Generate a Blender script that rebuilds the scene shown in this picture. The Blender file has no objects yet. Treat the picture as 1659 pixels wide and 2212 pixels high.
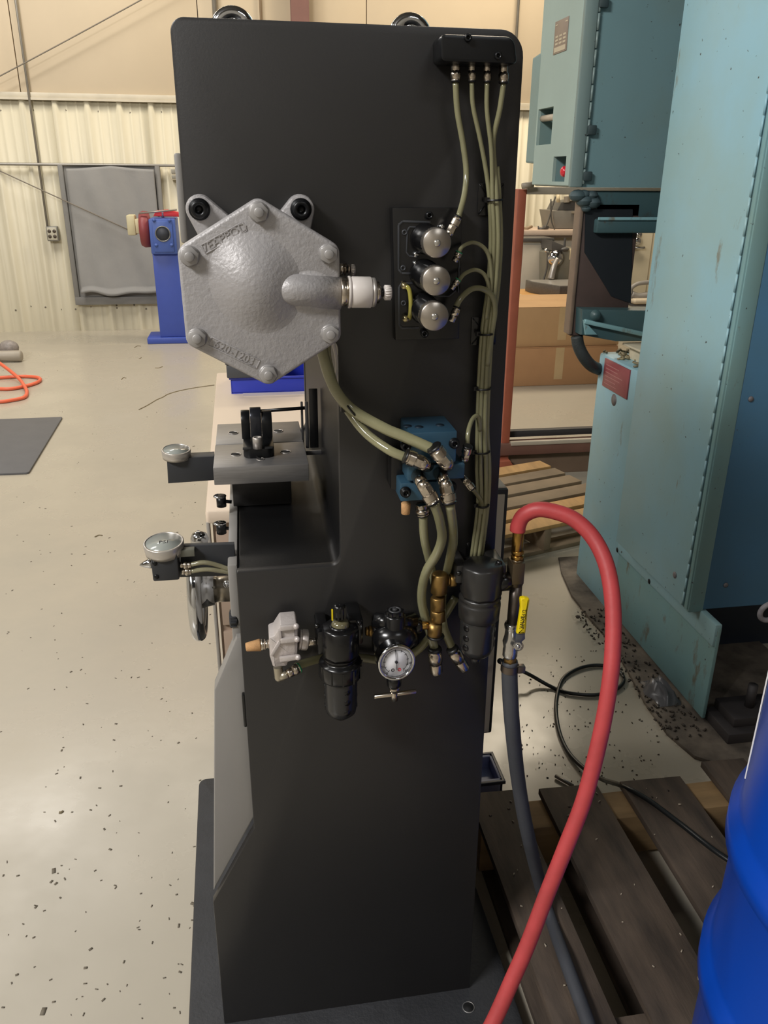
import bpy, bmesh, math, random
from mathutils import Vector, Matrix
from math import sin, cos, pi, radians
random.seed(7)
S = bpy.context.scene
COL = S.collection

# ------------------------------------------------------------------ camera
FOC = 1765.0
CAMP = Vector((0.0, -1.109, 1.55))
_y, _p, _r = radians(9.40), radians(22.42), radians(0.47)
FWD = Vector((sin(_y)*cos(_p), cos(_y)*cos(_p), -sin(_p)))
_rt = Vector((cos(_y), -sin(_y), 0)); _up = _rt.cross(FWD)
RT = cos(_r)*_rt + sin(_r)*_up; UP = -sin(_r)*_rt + cos(_r)*_up
cd = bpy.data.cameras.new('camera'); cam = bpy.data.objects.new('camera', cd); COL.objects.link(cam)
cd.sensor_fit = 'VERTICAL'; cd.sensor_height = 36.0; cd.lens = FOC/2212*36
cd.clip_start = 0.02
m = Matrix.Identity(4)
for i in range(3):
    m[i][0] = RT[i]; m[i][1] = UP[i]; m[i][2] = -FWD[i]; m[i][3] = CAMP[i]
cam.matrix_world = m
S.camera = cam

# ------------------------------------------------------------------ world, lamps, exposure
S.view_settings.view_transform = 'Standard'
S.view_settings.look = 'None'
S.view_settings.gamma = 1.0
S.view_settings.use_curve_mapping = False
S.view_settings.exposure = 0.32
w = bpy.data.worlds.new('world'); S.world = w; w.use_nodes = True
w.node_tree.nodes['Background'].inputs[0].default_value = (0.9, 0.92, 1.0, 1)
w.node_tree.nodes['Background'].inputs[1].default_value = 0.12
def area(loc, target, sx, sy, power, col=(1.0, 0.93, 0.82)):
    d = bpy.data.lights.new('ceiling_or_fill_lamp', 'AREA'); d.shape = 'RECTANGLE'; d.size = sx; d.size_y = sy
    d.energy = power; d.color = col
    o = bpy.data.objects.new('ceiling_or_fill_lamp', d); COL.objects.link(o); o.location = loc
    o.rotation_euler = (Vector(target)-Vector(loc)).to_track_quat('-Z', 'Y').to_euler()
    return o
area((-3.3, -2.2, 4.5), (-0.8, 0.5, 0.6), 1.6, 0.6, 225, (1.0, 0.985, 0.965))
area((-4.2, 0.9, 4.6), (-1.6, 1.2, 0), 1.0, 2.0, 75, (1.0, 0.97, 0.92))  # extra lamp added to keep the left floor lit, no fixture seen
area((-2.6, 5.2, 4.7), (-3.0, 5.6, 0), 1.8, 0.6, 92, (1.0, 0.96, 0.91))
area((-1.0, 6.4, 4.7), (-1.0, 7.0, 0), 2.4, 0.8, 52, (1.0, 0.92, 0.78))
area((2.95, 6.5, 4.7), (2.8, 6.0, 0), 2.4, 0.8, 125, (1.0, 0.86, 0.66))
area((2.3, 3.6, 4.6), (1.6, 2.6, 0), 0.8, 0.4, 10, (1.0, 0.84, 0.55))
area((1.4, -3.2, 4.6), (0.8, 0.4, 0.4), 1.2, 0.5, 12, (0.96, 0.98, 1.0))  # added front-right fill to lift the shadows, no fixture seen there

# ------------------------------------------------------------------ survey: a photo ray meets a real plane
def ray(px, py): return RT*((px-829.5)/FOC) + UP*((1106-py)/FOC) + FWD
def _hit(px, py, ax, v):
    d = ray(px, py); return CAMP + d*((v-CAMP[ax])/d[ax])
def P(px, py, Y=0.0): return _hit(px, py, 1, Y)
def PX(px, py, X): return _hit(px, py, 0, X)
def PZ(px, py, Z): return _hit(px, py, 2, Z)
def sc(px, py, Y): return (P(px, py, Y)-CAMP).dot(FWD)/FOC

# ------------------------------------------------------------------ materials
def lin(c):
    r = []
    for v in c[:3]:
        v /= 255.0; r.append(v/12.92 if v <= .04045 else ((v+.055)/1.055)**2.4)
    return tuple(r)+(1.0,)
MATS = {}
def M(name, col, rough=.5, metal=0.0, var=.12, vs=6.0, bump=0.0, bs=150.0, trans=0.0, coat=0.0, col2=None, spec=None, emit=0, lo=.35, hi=.65, stretch=None, rvar=0.0, ior=None):
    if name in MATS: return MATS[name]
    mt = bpy.data.materials.new(name); mt.use_nodes = True
    nt = mt.node_tree; b = nt.nodes['Principled BSDF']; L = nt.links.new
    c = lin(col); c2 = lin(col2) if col2 else tuple(x*(1-var) for x in c[:3])+(1.0,)
    tc = nt.nodes.new('ShaderNodeTexCoord'); src = tc.outputs['Object']
    if stretch:
        mp = nt.nodes.new('ShaderNodeMapping'); mp.inputs['Scale'].default_value = stretch
        L(src, mp.inputs['Vector']); src = mp.outputs['Vector']
    nz = nt.nodes.new('ShaderNodeTexNoise'); nz.inputs['Scale'].default_value = vs; nz.inputs['Detail'].default_value = 6
    nz.inputs['Roughness'].default_value = .6
    L(src, nz.inputs['Vector'])
    rp = nt.nodes.new('ShaderNodeMapRange'); rp.inputs['From Min'].default_value = lo; rp.inputs['From Max'].default_value = hi
    L(nz.outputs['Fac'], rp.inputs['Value'])
    mx = nt.nodes.new('ShaderNodeMix'); mx.data_type = 'RGBA'
    mx.inputs['A'].default_value = c; mx.inputs['B'].default_value = c2
    L(rp.outputs['Result'], mx.inputs['Factor']); L(mx.outputs['Result'], b.inputs['Base Color'])
    b.inputs['Roughness'].default_value = rough; b.inputs['Metallic'].default_value = metal
    b.inputs['Transmission Weight'].default_value = trans; b.inputs['Coat Weight'].default_value = coat
    b.inputs['Coat Roughness'].default_value = .12
    if ior: b.inputs['IOR'].default_value = ior
    if spec is not None: b.inputs['Specular IOR Level'].default_value = spec
    if rvar:
        r2 = nt.nodes.new('ShaderNodeMapRange'); r2.inputs['From Min'].default_value = .3; r2.inputs['From Max'].default_value = .7
        r2.inputs['To Min'].default_value = max(0, rough-rvar); r2.inputs['To Max'].default_value = min(1, rough+rvar)
        L(nz.outputs['Fac'], r2.inputs['Value']); L(r2.outputs['Result'], b.inputs['Roughness'])
    if emit:
        b.inputs['Emission Color'].default_value = c; b.inputs['Emission Strength'].default_value = emit
    if bump:
        n2 = nt.nodes.new('ShaderNodeTexNoise'); n2.inputs['Scale'].default_value = bs; n2.inputs['Detail'].default_value = 4
        L(src, n2.inputs['Vector'])
        bp = nt.nodes.new('ShaderNodeBump'); bp.inputs['Strength'].default_value = bump; bp.inputs['Distance'].default_value = .002
        L(n2.outputs['Fac'], bp.inputs['Height']); L(bp.outputs['Normal'], b.inputs['Normal'])
    MATS[name] = mt
    return mt
BLACK = M('black_powder_coat', (33, 32, 32), .40, var=.1, bump=.05, bs=420, spec=.6)
FRAMEB = M('black_coat_shaded', (13, 13, 14), .42, var=.1, bump=.06, bs=300, spec=.26)  # same paint as the side plates, darkened to shade the throat
BLACKROUGH = M('black_cast_base', (46, 47, 50), .6, var=.25, bump=.5, bs=160, vs=14)
BPL = M('black_plastic', (15, 15, 16), .22, var=.1)
BOX = M('black_oxide_steel', (28, 29, 31), .32, metal=.5, var=.2)
CAST = M('silver_painted_casting', (163, 160, 160), .48, metal=.25, var=.08, vs=25, bump=.42, bs=230)
CASTB = M('silver_painted_bolt', (156, 153, 151), .4, metal=.3, var=.12, vs=40)
NICK = M('nickel_plate', (196, 186, 172), .22, metal=1.0, var=.12, vs=60)
CHROME = M('polished_chrome', (205, 206, 208), .08, metal=1.0, var=.05)
STEEL = M('ground_steel', (150, 148, 147), .42, metal=.75, var=.15, vs=30, stretch=(1, 12, 12))
ALU = M('turned_aluminium', (188, 182, 176), .38, metal=.75, var=.08, vs=50)
WPL = M('warm_white_plastic', (205, 198, 192), .35, var=.05)
BRASS = M('brass', (176, 138, 72), .28, metal=1.0, var=.2, vs=50)
BRASSD = M('dull_brass', (150, 120, 70), .38, metal=.9, var=.25, vs=50)
BRONZE = M('sintered_bronze', (196, 152, 104), .75, metal=.2, var=.2, vs=120, bump=.5, bs=900)
TUBE = M('olive_clear_tubing', (150, 147, 113), .13, var=.14, vs=18, trans=.28, coat=.5, ior=1.4)
TUBEC = M('pale_clear_tubing', (165, 160, 130), .12, var=.15, vs=18, trans=.4, coat=.5)
RED = M('red_rubber', (178, 62, 64), .5, var=.22, vs=14, bump=.12, bs=120)
RUB = M('charcoal_rubber', (66, 68, 74), .6, var=.22, vs=9, bump=.2, bs=160)
CABLE = M('black_cable_jacket', (22, 24, 25), .35, var=.1)
TIE = M('black_nylon', (14, 13, 13), .4)
BLUEAN = M('blue_anodised', (54, 88, 110), .34, metal=.35, var=.16, vs=20)
YEL = M('yellow_vinyl', (226, 200, 8), .4, var=.08)
GREEN = M('green_plastic', (20, 130, 84), .4)
GREY = M('grey_sheet_metal', (134, 131, 127), .5, var=.05)
CTRL = M('beige_enclosure', (192, 182, 162), .5, var=.06)
WHITE = M('white_print', (226, 226, 230), .4, var=.02)
INK = M('black_ink', (26, 26, 30), .6)
REDINK = M('red_ink', (190, 60, 70), .6)
GLASS = M('clear_dome', (235, 225, 190), .03, trans=.95, var=.02)

# ------------------------------------------------------------------ mesh builder
def V(*a): return Vector(a if len(a) > 1 else a[0])
def frame(d):
    d = Vector(d).normalized()
    a = Vector((0, 0, 1)) if abs(d.z) < .9 else Vector((1, 0, 0))
    u = a.cross(d).normalized(); return u, d.cross(u).normalized(), d
def spline(pts, n=8, closed=False):
    pts = [Vector(p) for p in pts]; N = len(pts); out = []
    if N < 3: return pts
    rng = range(N if closed else N-1)
    for i in rng:
        if closed: p0, p1, p2, p3 = pts[i-1], pts[i], pts[(i+1) % N], pts[(i+2) % N]
        else:
            p1, p2 = pts[i], pts[i+1]
            p0 = pts[i-1] if i else p1*2-p2
            p3 = pts[i+2] if i+2 < N else p2*2-p1
        for k in range(n):
            t = k/n
            out.append(.5*((2*p1)+(p2-p0)*t+(2*p0-5*p1+4*p2-p3)*t*t+(3*p1-p0-3*p2+p3)*t**3))
    if not closed: out.append(pts[-1])
    return out
def hull(pts):
    pts = sorted(set((round(a, 6), round(b, 6)) for a, b in pts))
    def half(ps):
        h = []
        for p in ps:
            while len(h) > 1 and (h[-1][0]-h[-2][0])*(p[1]-h[-2][1])-(h[-1][1]-h[-2][1])*(p[0]-h[-2][0]) <= 0: h.pop()
            h.append(p)
        return h
    a, b = half(pts), half(pts[::-1]); return a[:-1]+b[:-1]
def discs(cs, n=20):
    o = []
    for (x, z, r) in cs:
        o += [(x+r*cos(2*pi*k/n), z+r*sin(2*pi*k/n)) for k in range(n)]
    return hull(o)
def rounded(poly, rad, n=5):
    """round the corners of a 2-D polygon; rad is one radius or a list"""
    N = len(poly); out = []
    for i in range(N):
        r = rad[i] if isinstance(rad, (list, tuple)) else rad
        p = Vector(poly[i]); a = Vector(poly[i-1])-p; b = Vector(poly[(i+1) % N])-p
        if r <= 0: out.append(tuple(p)); continue
        la, lb = a.length, b.length; a.normalize(); b.normalize()
        ang = a.angle(b); t = min(r/math.tan(ang/2), la*.49, lb*.49); rr = t*math.tan(ang/2)
        c = p+(a+b).normalized()*(rr/sin(ang/2)); s0 = p+a*t-c; s1 = p+b*t-c
        tot = s0.angle_signed(s1) if s0.length > 1e-9 else 0
        for k in range(n+1):
            q = s0.copy(); q.rotate(Matrix.Rotation(-tot*k/n, 2)); out.append(tuple(c+q))
    return out
class B:
    def __init__(s): s.bm = bmesh.new()
    def _bev(s, edges, w, seg=2):
        if w > 0: bmesh.ops.bevel(s.bm, geom=list(edges), offset=w, segments=seg, affect='EDGES', profile=.5)
    def box(s, lo, hi, bev=0, rot=None, piv=None, seg=2):
        lo, hi = Vector(lo), Vector(hi)
        r = bmesh.ops.create_cube(s.bm, size=1); vs = r['verts']; c = (lo+hi)/2; d = hi-lo
        for v in vs: v.co = Vector((v.co.x*d.x, v.co.y*d.y, v.co.z*d.z))+c
        if rot: bmesh.ops.rotate(s.bm, verts=vs, cent=piv if piv else c, matrix=rot.to_matrix() if hasattr(rot, 'to_matrix') else rot)
        if bev: s._bev(set(e for v in vs for e in v.link_edges), min(bev, .45*min(abs(x) for x in d)), seg)
        return s
    def obox(s, p0, p1, w, h, bev=0, up=None):
        """a bar from p0 to p1, w wide and h high"""
        p0, p1 = Vector(p0), Vector(p1); u, v, d = frame(p1-p0)
        if up is not None:
            v = (Vector(up)-d*d.dot(Vector(up))).normalized(); u = v.cross(d).normalized()
        vs = [s.bm.verts.new(p+u*(a*w/2)+v*(b*h/2)) for p in (p0, p1) for a, b in ((-1, -1), (1, -1), (1, 1), (-1, 1))]
        F = [(3, 2, 1, 0), (4, 5, 6, 7), (0, 1, 5, 4), (1, 2, 6, 5), (2, 3, 7, 6), (3, 0, 4, 7)]
        fs = [s.bm.faces.new([vs[i] for i in f]) for f in F]
        if bev: s._bev(set(e for f in fs for e in f.edges), bev)
        return s
    def lathe(s, p0, d, prof, seg=24, cap=True, rot0=0.0, up=None):
        """prof: (distance along d, radius)"""
        p0 = Vector(p0); u, v, d = frame(d)
        if up is not None:
            v = (Vector(up)-d*d.dot(Vector(up))).normalized(); u = v.cross(d).normalized()
        rings = []
        for t, r in prof:
            if r <= 1e-6: rings.append([s.bm.verts.new(p0+d*t)])
            else: rings.append([s.bm.verts.new(p0+d*t+(u*cos(2*pi*k/seg+rot0)+v*sin(2*pi*k/seg+rot0))*r) for k in range(seg)])
        for a, b in zip(rings, rings[1:]):
            if len(a) == 1 and len(b) == 1: continue
            for k in range(seg):
                k2 = (k+1) % seg
                if len(a) == 1: s.bm.faces.new((a[0], b[k2], b[k]))
                elif len(b) == 1: s.bm.faces.new((a[k], a[k2], b[0]))
                else: s.bm.faces.new((a[k], a[k2], b[k2], b[k]))
        if cap:
            if len(rings[0]) > 1: s.bm.faces.new(rings[0][::-1])
            if len(rings[-1]) > 1: s.bm.faces.new(rings[-1])
        return s
    def cyl(s, p0, p1, r, r2=None, seg=24, bev=0, rot0=0.0):
        p0, p1 = Vector(p0), Vector(p1); L = (p1-p0).length; r2 = r if r2 is None else r2
        if bev: pr = [(0, r-bev), (bev, r), (L-bev, r2), (L, r2-bev)]
        else: pr = [(0, r), (L, r2)]
        return s.lathe(p0, p1-p0, pr, seg, rot0=rot0)
    def hexn(s, p0, p1, r, rot0=0.0): return s.cyl(p0, p1, r, seg=6, bev=r*.08, rot0=rot0)
    def tube(s, pts, r, seg=10, n=8, closed=False, raw=False):
        ps = [Vector(p) for p in pts] if raw else spline(pts, n, closed); N = len(ps)
        if callable(r): rf = r
        else: rf = lambda t: r
        u = None; rings = []
        for i, p in enumerate(ps):
            if closed: t = ps[(i+1) % N]-ps[i-1]
            else: t = ps[min(i+1, N-1)]-ps[max(i-1, 0)]
            t.normalize()
            if u is None: u, v, _ = frame(t)
            else:
                u = (u-t*u.dot(t)).normalized(); v = t.cross(u)
            rr = rf(i/max(1, N-1))
            rings.append([s.bm.verts.new(p+(u*cos(2*pi*k/seg)+v*sin(2*pi*k/seg))*rr) for k in range(seg)])
        pr = list(zip(rings, rings[1:]))
        if closed:
            best = min(range(seg), key=lambda o: (rings[0][o].co-rings[-1][0].co).length)
            pr.append((rings[-1], rings[0][best:]+rings[0][:best]))
        for a, b in pr:
            for k in range(seg): s.bm.faces.new((a[k], a[(k+1) % seg], b[(k+1) % seg], b[k]))
        if not closed: s.bm.faces.new(rings[0][::-1]); s.bm.faces.new(rings[-1])
        return s
    def prism(s, poly, a, b, ax='y', bev=0, seg=2):
        """2-D outline pushed from a to b along an axis. y:(x,z)  x:(y,z)  z:(x,y)"""
        def mk(p, t):
            return {'y': (p[0], t, p[1]), 'x': (t, p[0], p[1]), 'z': (p[0], p[1], t)}[ax]
        A = [s.bm.verts.new(mk(p, a)) for p in poly]; Bv = [s.bm.verts.new(mk(p, b)) for p in poly]
        n = len(poly); fs = [s.bm.faces.new(A), s.bm.faces.new(Bv[::-1])]
        for i in range(n): fs.append(s.bm.faces.new((A[i], Bv[i], Bv[(i+1) % n], A[(i+1) % n])))
        bmesh.ops.recalc_face_normals(s.bm, faces=fs)
        if bev: s._bev(set(fs[0].edges) | set(fs[1].edges), bev, seg)
        return s
    def ball(s, c, r, scale=(1, 1, 1), rot=None, seg=20):
        o = bmesh.ops.create_uvsphere(s.bm, u_segments=seg, v_segments=max(6, seg//2), radius=1)['verts']
        for v in o:
            q = Vector((v.co.x*r*scale[0], v.co.y*r*scale[1], v.co.z*r*scale[2]))
            if rot: q.rotate(rot)
            v.co = q+Vector(c)
        return s
    def torus(s, c, ax, R, r, seg=32, rs=10, a0=0, a1=2*pi):
        u, v, d = frame(ax); c = Vector(c)
        full = abs(a1-a0-2*pi) < 1e-6; n = seg if full else seg+1
        pts = [c+(u*cos(a0+(a1-a0)*k/seg)+v*sin(a0+(a1-a0)*k/seg))*R for k in range(n)]
        return s.tube(pts, r, rs, closed=full, raw=True)
    def add(s, o):
        me = bpy.data.meshes.new('t'); o.bm.to_mesh(me); s.bm.from_mesh(me); bpy.data.meshes.remove(me); return s
    def grid(s, nx, ny, f):
        vs = [[s.bm.verts.new(f(i/nx, j/ny)) for i in range(nx+1)] for j in range(ny+1)]
        for j in range(ny):
            for i in range(nx): s.bm.faces.new((vs[j][i], vs[j][i+1], vs[j+1][i+1], vs[j+1][i]))
        return s

def root_loc(o):
    v = Vector((0, 0, 0))
    while o is not None: v += o.location; o = o.parent
    return v
def obj(name, b, mat, parent=None, label=None, kind=None, origin=None):
    bm = b.bm
    for f in bm.faces: f.smooth = True
    for e in bm.edges:
        if len(e.link_faces) == 2 and e.calc_face_angle(0) > .62: e.smooth = False
    org = root_loc(parent) if parent else Vector(origin or (0, 0, 0))
    if org.length: bmesh.ops.translate(bm, verts=bm.verts, vec=-org)
    me = bpy.data.meshes.new(name); bm.to_mesh(me); bm.free()
    o = bpy.data.objects.new(name, me); COL.objects.link(o); me.materials.append(mat)
    if parent: o.parent = parent
    else: o.location = org
    if label: o['label'] = label
    if kind: o['kind'] = kind
    return o
def thing(name, label, cat, loc, group=None):
    o = bpy.data.objects.new(name, None); COL.objects.link(o); o.location = loc
    o.empty_display_size = .1
    o['label'] = label; o['category'] = cat
    if group: o['group'] = group
    return o
def tag(o, label, cat, group=None):
    o['label'] = label; o['category'] = cat
    if group: o['group'] = group
    return o
def dup(src, parent, off=(0, 0, 0), rotz=None):
    c = src.copy(); COL.objects.link(c); c.parent = parent; c.location = src.location+Vector(off)
    return c
def lettering(name, txt, size, mat, parent, M4, depth=.0006, align='CENTER'):
    cu = bpy.data.curves.new('t', 'FONT'); cu.body = txt; cu.size = size; cu.extrude = depth; cu.align_x = align; cu.align_y = 'CENTER'
    cu.resolution_u = 2
    to = bpy.data.objects.new('t', cu); COL.objects.link(to)
    bpy.context.view_layer.update()
    me = bpy.data.meshes.new_from_object(to.evaluated_get(bpy.context.evaluated_depsgraph_get()))
    bpy.data.objects.remove(to); bpy.data.curves.remove(cu)
    me.transform(M4); org = root_loc(parent); me.transform(Matrix.Translation(-org))
    me.materials.clear(); me.materials.append(mat); me.name = name
    o = bpy.data.objects.new(name, me); COL.objects.link(o); o.parent = parent
    return o
def facing(pos, right, up):
    """matrix placing text at pos with its x along right and y along up"""
    r = Vector(right).normalized(); u = Vector(up); u = (u-r*r.dot(u)).normalized(); n = r.cross(u)
    m = Matrix.Identity(4)
    for i in range(3): m[i][0] = r[i]; m[i][1] = u[i]; m[i][2] = n[i]; m[i][3] = pos[i]
    return m
exec_parts = []

# ================================================================== THE SETTING
FLOORM = M('grey_beige_epoxy_floor', (182, 174, 158), .30, var=.1, vs=1.6, bump=.10, bs=26, rvar=.12, col2=(168, 161, 146), lo=.3, hi=.7)
WALLLO = M('cream_ribbed_steel', (206, 198, 174), .5, var=.07, vs=5, stretch=(1, 1, .2))
WALLUP = M('tan_wallboard', (204, 188, 162), .7, var=.06, vs=1.2)
WALLR = M('off_white_wallboard', (214, 206, 192), .7, var=.06, vs=1.2)
CONC = M('plain_painted_wall', (190, 186, 178), .7, var=.05)
YW = 8.04
fl = obj('floor', B().box((-6.5, -4.0, -.1), (6.5, YW+.2, 0)), FLOORM, kind='structure')
obj('ceiling', B().box((-6.5, -4.0, 5.0), (6.5, YW+.2, 5.1)), M('dark_insulated_ceiling', (96, 94, 92), .8, var=.1), kind='structure')
obj('wall_left', B().box((-6.6, -4.0, 0), (-6.5, YW+.2, 5)), CONC, kind='structure')
obj('wall_right', B().box((6.5, -4.0, 0), (6.6, YW+.2, 5)), M('dim_side_wall', (120, 116, 110), .7, var=.05), kind='structure')
obj('wall_front', B().box((-6.5, -4.1, 0), (6.5, -4.0, 5)), CONC, kind='structure')
wb = obj('wall_back', B().box((-6.5, YW+.06, 0), (6.5, YW+.16, 5)), CONC, kind='structure')
# ribbed steel sheets, three ribs each, up to the channel
def rib_profile(x0, n=3, pitch=.2985):
    pts = []
    for k in range(n):
        a = x0+k*pitch
        pts += [(a-.035, 0), (a-.016, -.03), (a+.016, -.03), (a+.035, 0), (a+.095, 0), (a+.105, -.008), (a+.115, 0), (a+.185, 0), (a+.195, -.008), (a+.205, 0)]
    pts.append((x0+n*pitch-.035, 0))
    return pts
def sheet(x0, z0, z1, name, mat, n=3):
    b = B(); pr = rib_profile(x0, n)
    lo = [b.bm.verts.new((x, YW+y, z0)) for x, y in pr]; hi = [b.bm.verts.new((x, YW+y, z1)) for x, y in pr]
    for i in range(len(pr)-1): b.bm.faces.new((lo[i], lo[i+1], hi[i+1], hi[i]))
    lob = [b.bm.verts.new((x, YW+.05, z0)) for x, y in (pr[0], pr[-1])]; hib = [b.bm.verts.new((x, YW+.05, z1)) for x, y in (pr[0], pr[-1])]
    b.bm.faces.new((lob[0], lo[0], hi[0], hib[0])); b.bm.faces.new((lo[-1], lob[1], hib[1], hi[-1]))
    b.bm.faces.new(hi+[hib[1], hib[0]])
    return obj(name, b, mat, wb)
first = sheet(-1.725-.2985*12, 0.0, 2.2, 'wall_sheet', WALLLO)
first.data.name = 'wall_sheet'
for k in range(1, 12): dup(first, wb, (k*.2985*3, 0, 0))
screws = B()
for k in range(-8, 18):
    for z in (.22, .25):
        x = -1.725+k*.2985+random.choice((-.06, .06, .1)); screws.cyl((x, YW-.004, z+random.uniform(-.02, .02)), (x, YW+.01, z), .009, seg=8)
    x = -1.725+k*.2985+.1; screws.cyl((x, YW-.004, 2.1+random.uniform(-.02, .02)), (x, YW+.01, 2.1), .009, seg=8)
obj('sheet_screws', screws, M('screw_grey', (120, 112, 100), .6), wb, kind='stuff')
# upper wallboard sheets
xs = [-6.5, -4.4, -2.02, -.32, .62, 1.3, 3.2, 5.2, 6.5]
for i in range(len(xs)-1):
    a, c = xs[i], xs[i+1]
    obj('wallboard', B().box((a+.004, YW-.004, 2.245), (c-.004, YW+.05, 5.0), .003), WALLUP if c < 1 else WALLUP, wb)
obj('trim_1', B().box((-6.5, YW-.05, 2.185), (6.5, YW-.005, 2.205)).box((-6.5, YW-.035, 2.205), (6.5, YW-.005, 2.25), .004), M('cream_channel', (205, 196, 176), .5), kind='structure')
STL = M('grey_conduit', (150, 146, 138), .4, metal=.5)
# vertical conduit down to the outlet
pc = [PZ(0, 0, 1)]*0
x1 = P(63, 214, YW-.06).x
cd_ = thing('conduit_outlet', 'thin grey conduit running down the ribbed wall to a double outlet box', 'outlet', (x1, YW-.06, P(110, 505, YW-.06).z-.06))
obj('conduit', B().cyl((x1, YW-.05, P(110, 500, YW-.06).z), (x1, YW-.05, 4.9), .011, seg=10), STL, cd_)
bx = P(113, 505, YW-.08)
ob = obj('outlet_box', B().box((bx.x-.055, YW-.085, bx.z-.07), (bx.x+.055, YW-.02, bx.z+.07), .006), M('zinc_box', (140, 138, 132), .45, metal=.6), cd_)
for dx in (-.024, .024):
    for dz in (-.025, .025):
        obj('socket', B().cyl((bx.x+dx, YW-.093, bx.z+dz), (bx.x+dx, YW-.08, bx.z+dz), .017, seg=14), M('brown_socket', (80, 70, 60), .5), ob)
obj('cover_plate', B().box((bx.x-.045, YW-.09, bx.z-.06), (bx.x+.045, YW-.084, bx.z+.06), .002), M('ivory_cover', (190, 184, 165), .4), ob)
# horizontal conduit
zc = P(200, 356, YW-.08).z
hc = obj('wall_conduit', B().tube([(-3.4, YW-.07, zc), (-.60, YW-.07, zc), (-.57, YW-.07, zc), (-.545, YW-.07, zc-.02), (-.54, YW-.07, zc-.12)], .014, 8), STL)
tag(hc, 'horizontal steel conduit running along the cream wall above the grey padded panel', 'conduit')
jb = P(375, 375, YW-.08)
j = thing('junction_box', 'small ivory junction box on the wall at the right end of the conduit', 'box', (jb.x, YW, jb.z-.06))
jbb = obj('box_body', B().box((jb.x-.035, YW-.09, jb.z-.06), (jb.x+.035, YW-.02, jb.z+.06), .008), M('ivory_box', (205, 196, 172), .5), j)
obj('socket', B().box((jb.x-.02, YW-.096, jb.z+.0), (jb.x+.02, YW-.088, jb.z+.04), .004).box((jb.x-.02, YW-.096, jb.z-.045), (jb.x+.02, YW-.088, jb.z-.015), .004), M('grey_socket', (150, 146, 134), .5), jbb)
# grey padded panel
def W(px, py, d=.0): return P(px, py, YW-d)
pa, pb = W(131, 356, .10), W(372, 652, .10)
pp = thing('padded_panel', 'grey quilted sheet hung over a grey framed opening on the back wall', 'panel', ((pa.x+pb.x)/2, YW-.05, pb.z))
FRG = M('grey_frame', (128, 126, 122), .6, var=.1)
x0, x1_, z1, z0 = W(128, 500, .1).x+.06, W(385, 500, .1).x-.15, W(230, 357, .1).z, W(250, 652, .1).z
obj('frame', B().box((x0, YW-.085, z0), (x0+.05, YW-.02, z1), .008).box((x1_-.03, YW-.085, z0), (x1_+.02, YW-.02, z1), .008).box((x0, YW-.09, z0-.03), (x1_, YW-.02, z0+.05), .008).box((x0+.02, YW-.06, z0), (x1_, YW-.03, z1)), FRG, pp)
def clothf(u, v):
    e = .014*sin(9*u+.5)*(1-v)**6+.012*sin(14*u)*(1-v)**8
    x = x0+.085+(x1_-x0-.12)*u; z = z0+.085+e+(z1-z0-.09-.02*abs(u-.5)**2*4)*v
    if v > .97: z -= .015*abs(sin(5*u+.6))
    y = YW-.11-.016*sin(u*7+v*3)*sin(v*5+1)-.03*(1 if v < .03 else 0)-.006*sin(u*23+v*9)
    return (x, y, z)
o = obj('sheet', B().grid(40, 50, clothf), M('grey_quilt', (150, 149, 147), .9, var=.1, vs=3, bump=.6, bs=40), pp)
md = o.modifiers.new('s', 'SOLIDIFY'); md.thickness = .012
md.offset = 1
# brown steel column and thin pipes at the top of the wall
co = W(648, 20, .12)
obj('trim_2', B().box((co.x-.085, YW-.14, 0), (co.x+.085, YW-.12, 5)).box((co.x-.012, YW-.12, 0), (co.x+.012, YW-.02, 5)).box((co.x-.085, YW-.02, 0), (co.x+.085, YW-.006, 5)), M('oxide_red_column', (128, 92, 84), .6, var=.12), kind='structure')
for px, nm in ((463, 'grey pipe running up the tan wall above the left eyebolt'), (1121, 'thin pipe on the tan wall beside the top right corner of the black machine')):
    q = W(px, 10, .06); o = obj('wall_pipe', B().cyl((q.x, YW-.04, 2.26), (q.x, YW-.04, 4.95), .024 if px < 600 else .014, seg=10), STL); tag(o, nm, 'pipe', 'thin pipes on the upper wall')
q = W(563, 20, .06)
o = obj('wall_pipe', B().cyl((q.x, YW-.03, 2.26), (q.x, YW-.03, 4.95), .012, seg=8), M('tan_pipe', (150, 130, 105), .5)); tag(o, 'slim tan pipe on the wall left of the brown steel column', 'pipe', 'thin pipes on the upper wall')
# guy cables, slack between building frame points
def strand(a, b, nm, r=.006):
    o = obj('guy_cable', B().tube([a, (Vector(a)+Vector(b))/2-Vector((0, 0, .02)), b], r, 6), M('cable_steel', (120, 112, 100), .5)); tag(o, nm, 'cable', 'slanting wall cables')
def ext(a, b, f): return Vector(a)+(Vector(b)-Vector(a))*f
A1, A2 = W(0, 159, .14), W(297, 0, .14); strand(ext(A1, A2, -1.2), ext(A1, A2, 1.9), 'upper slanting cable crossing the tan wall at the top left')
A1, A2 = W(0, 365, .22), W(275, 495, .22); strand(ext(A1, A2, -1.5), ext(A1, A2, 1.05), 'lower slanting cable running past the grey padded panel')
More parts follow.
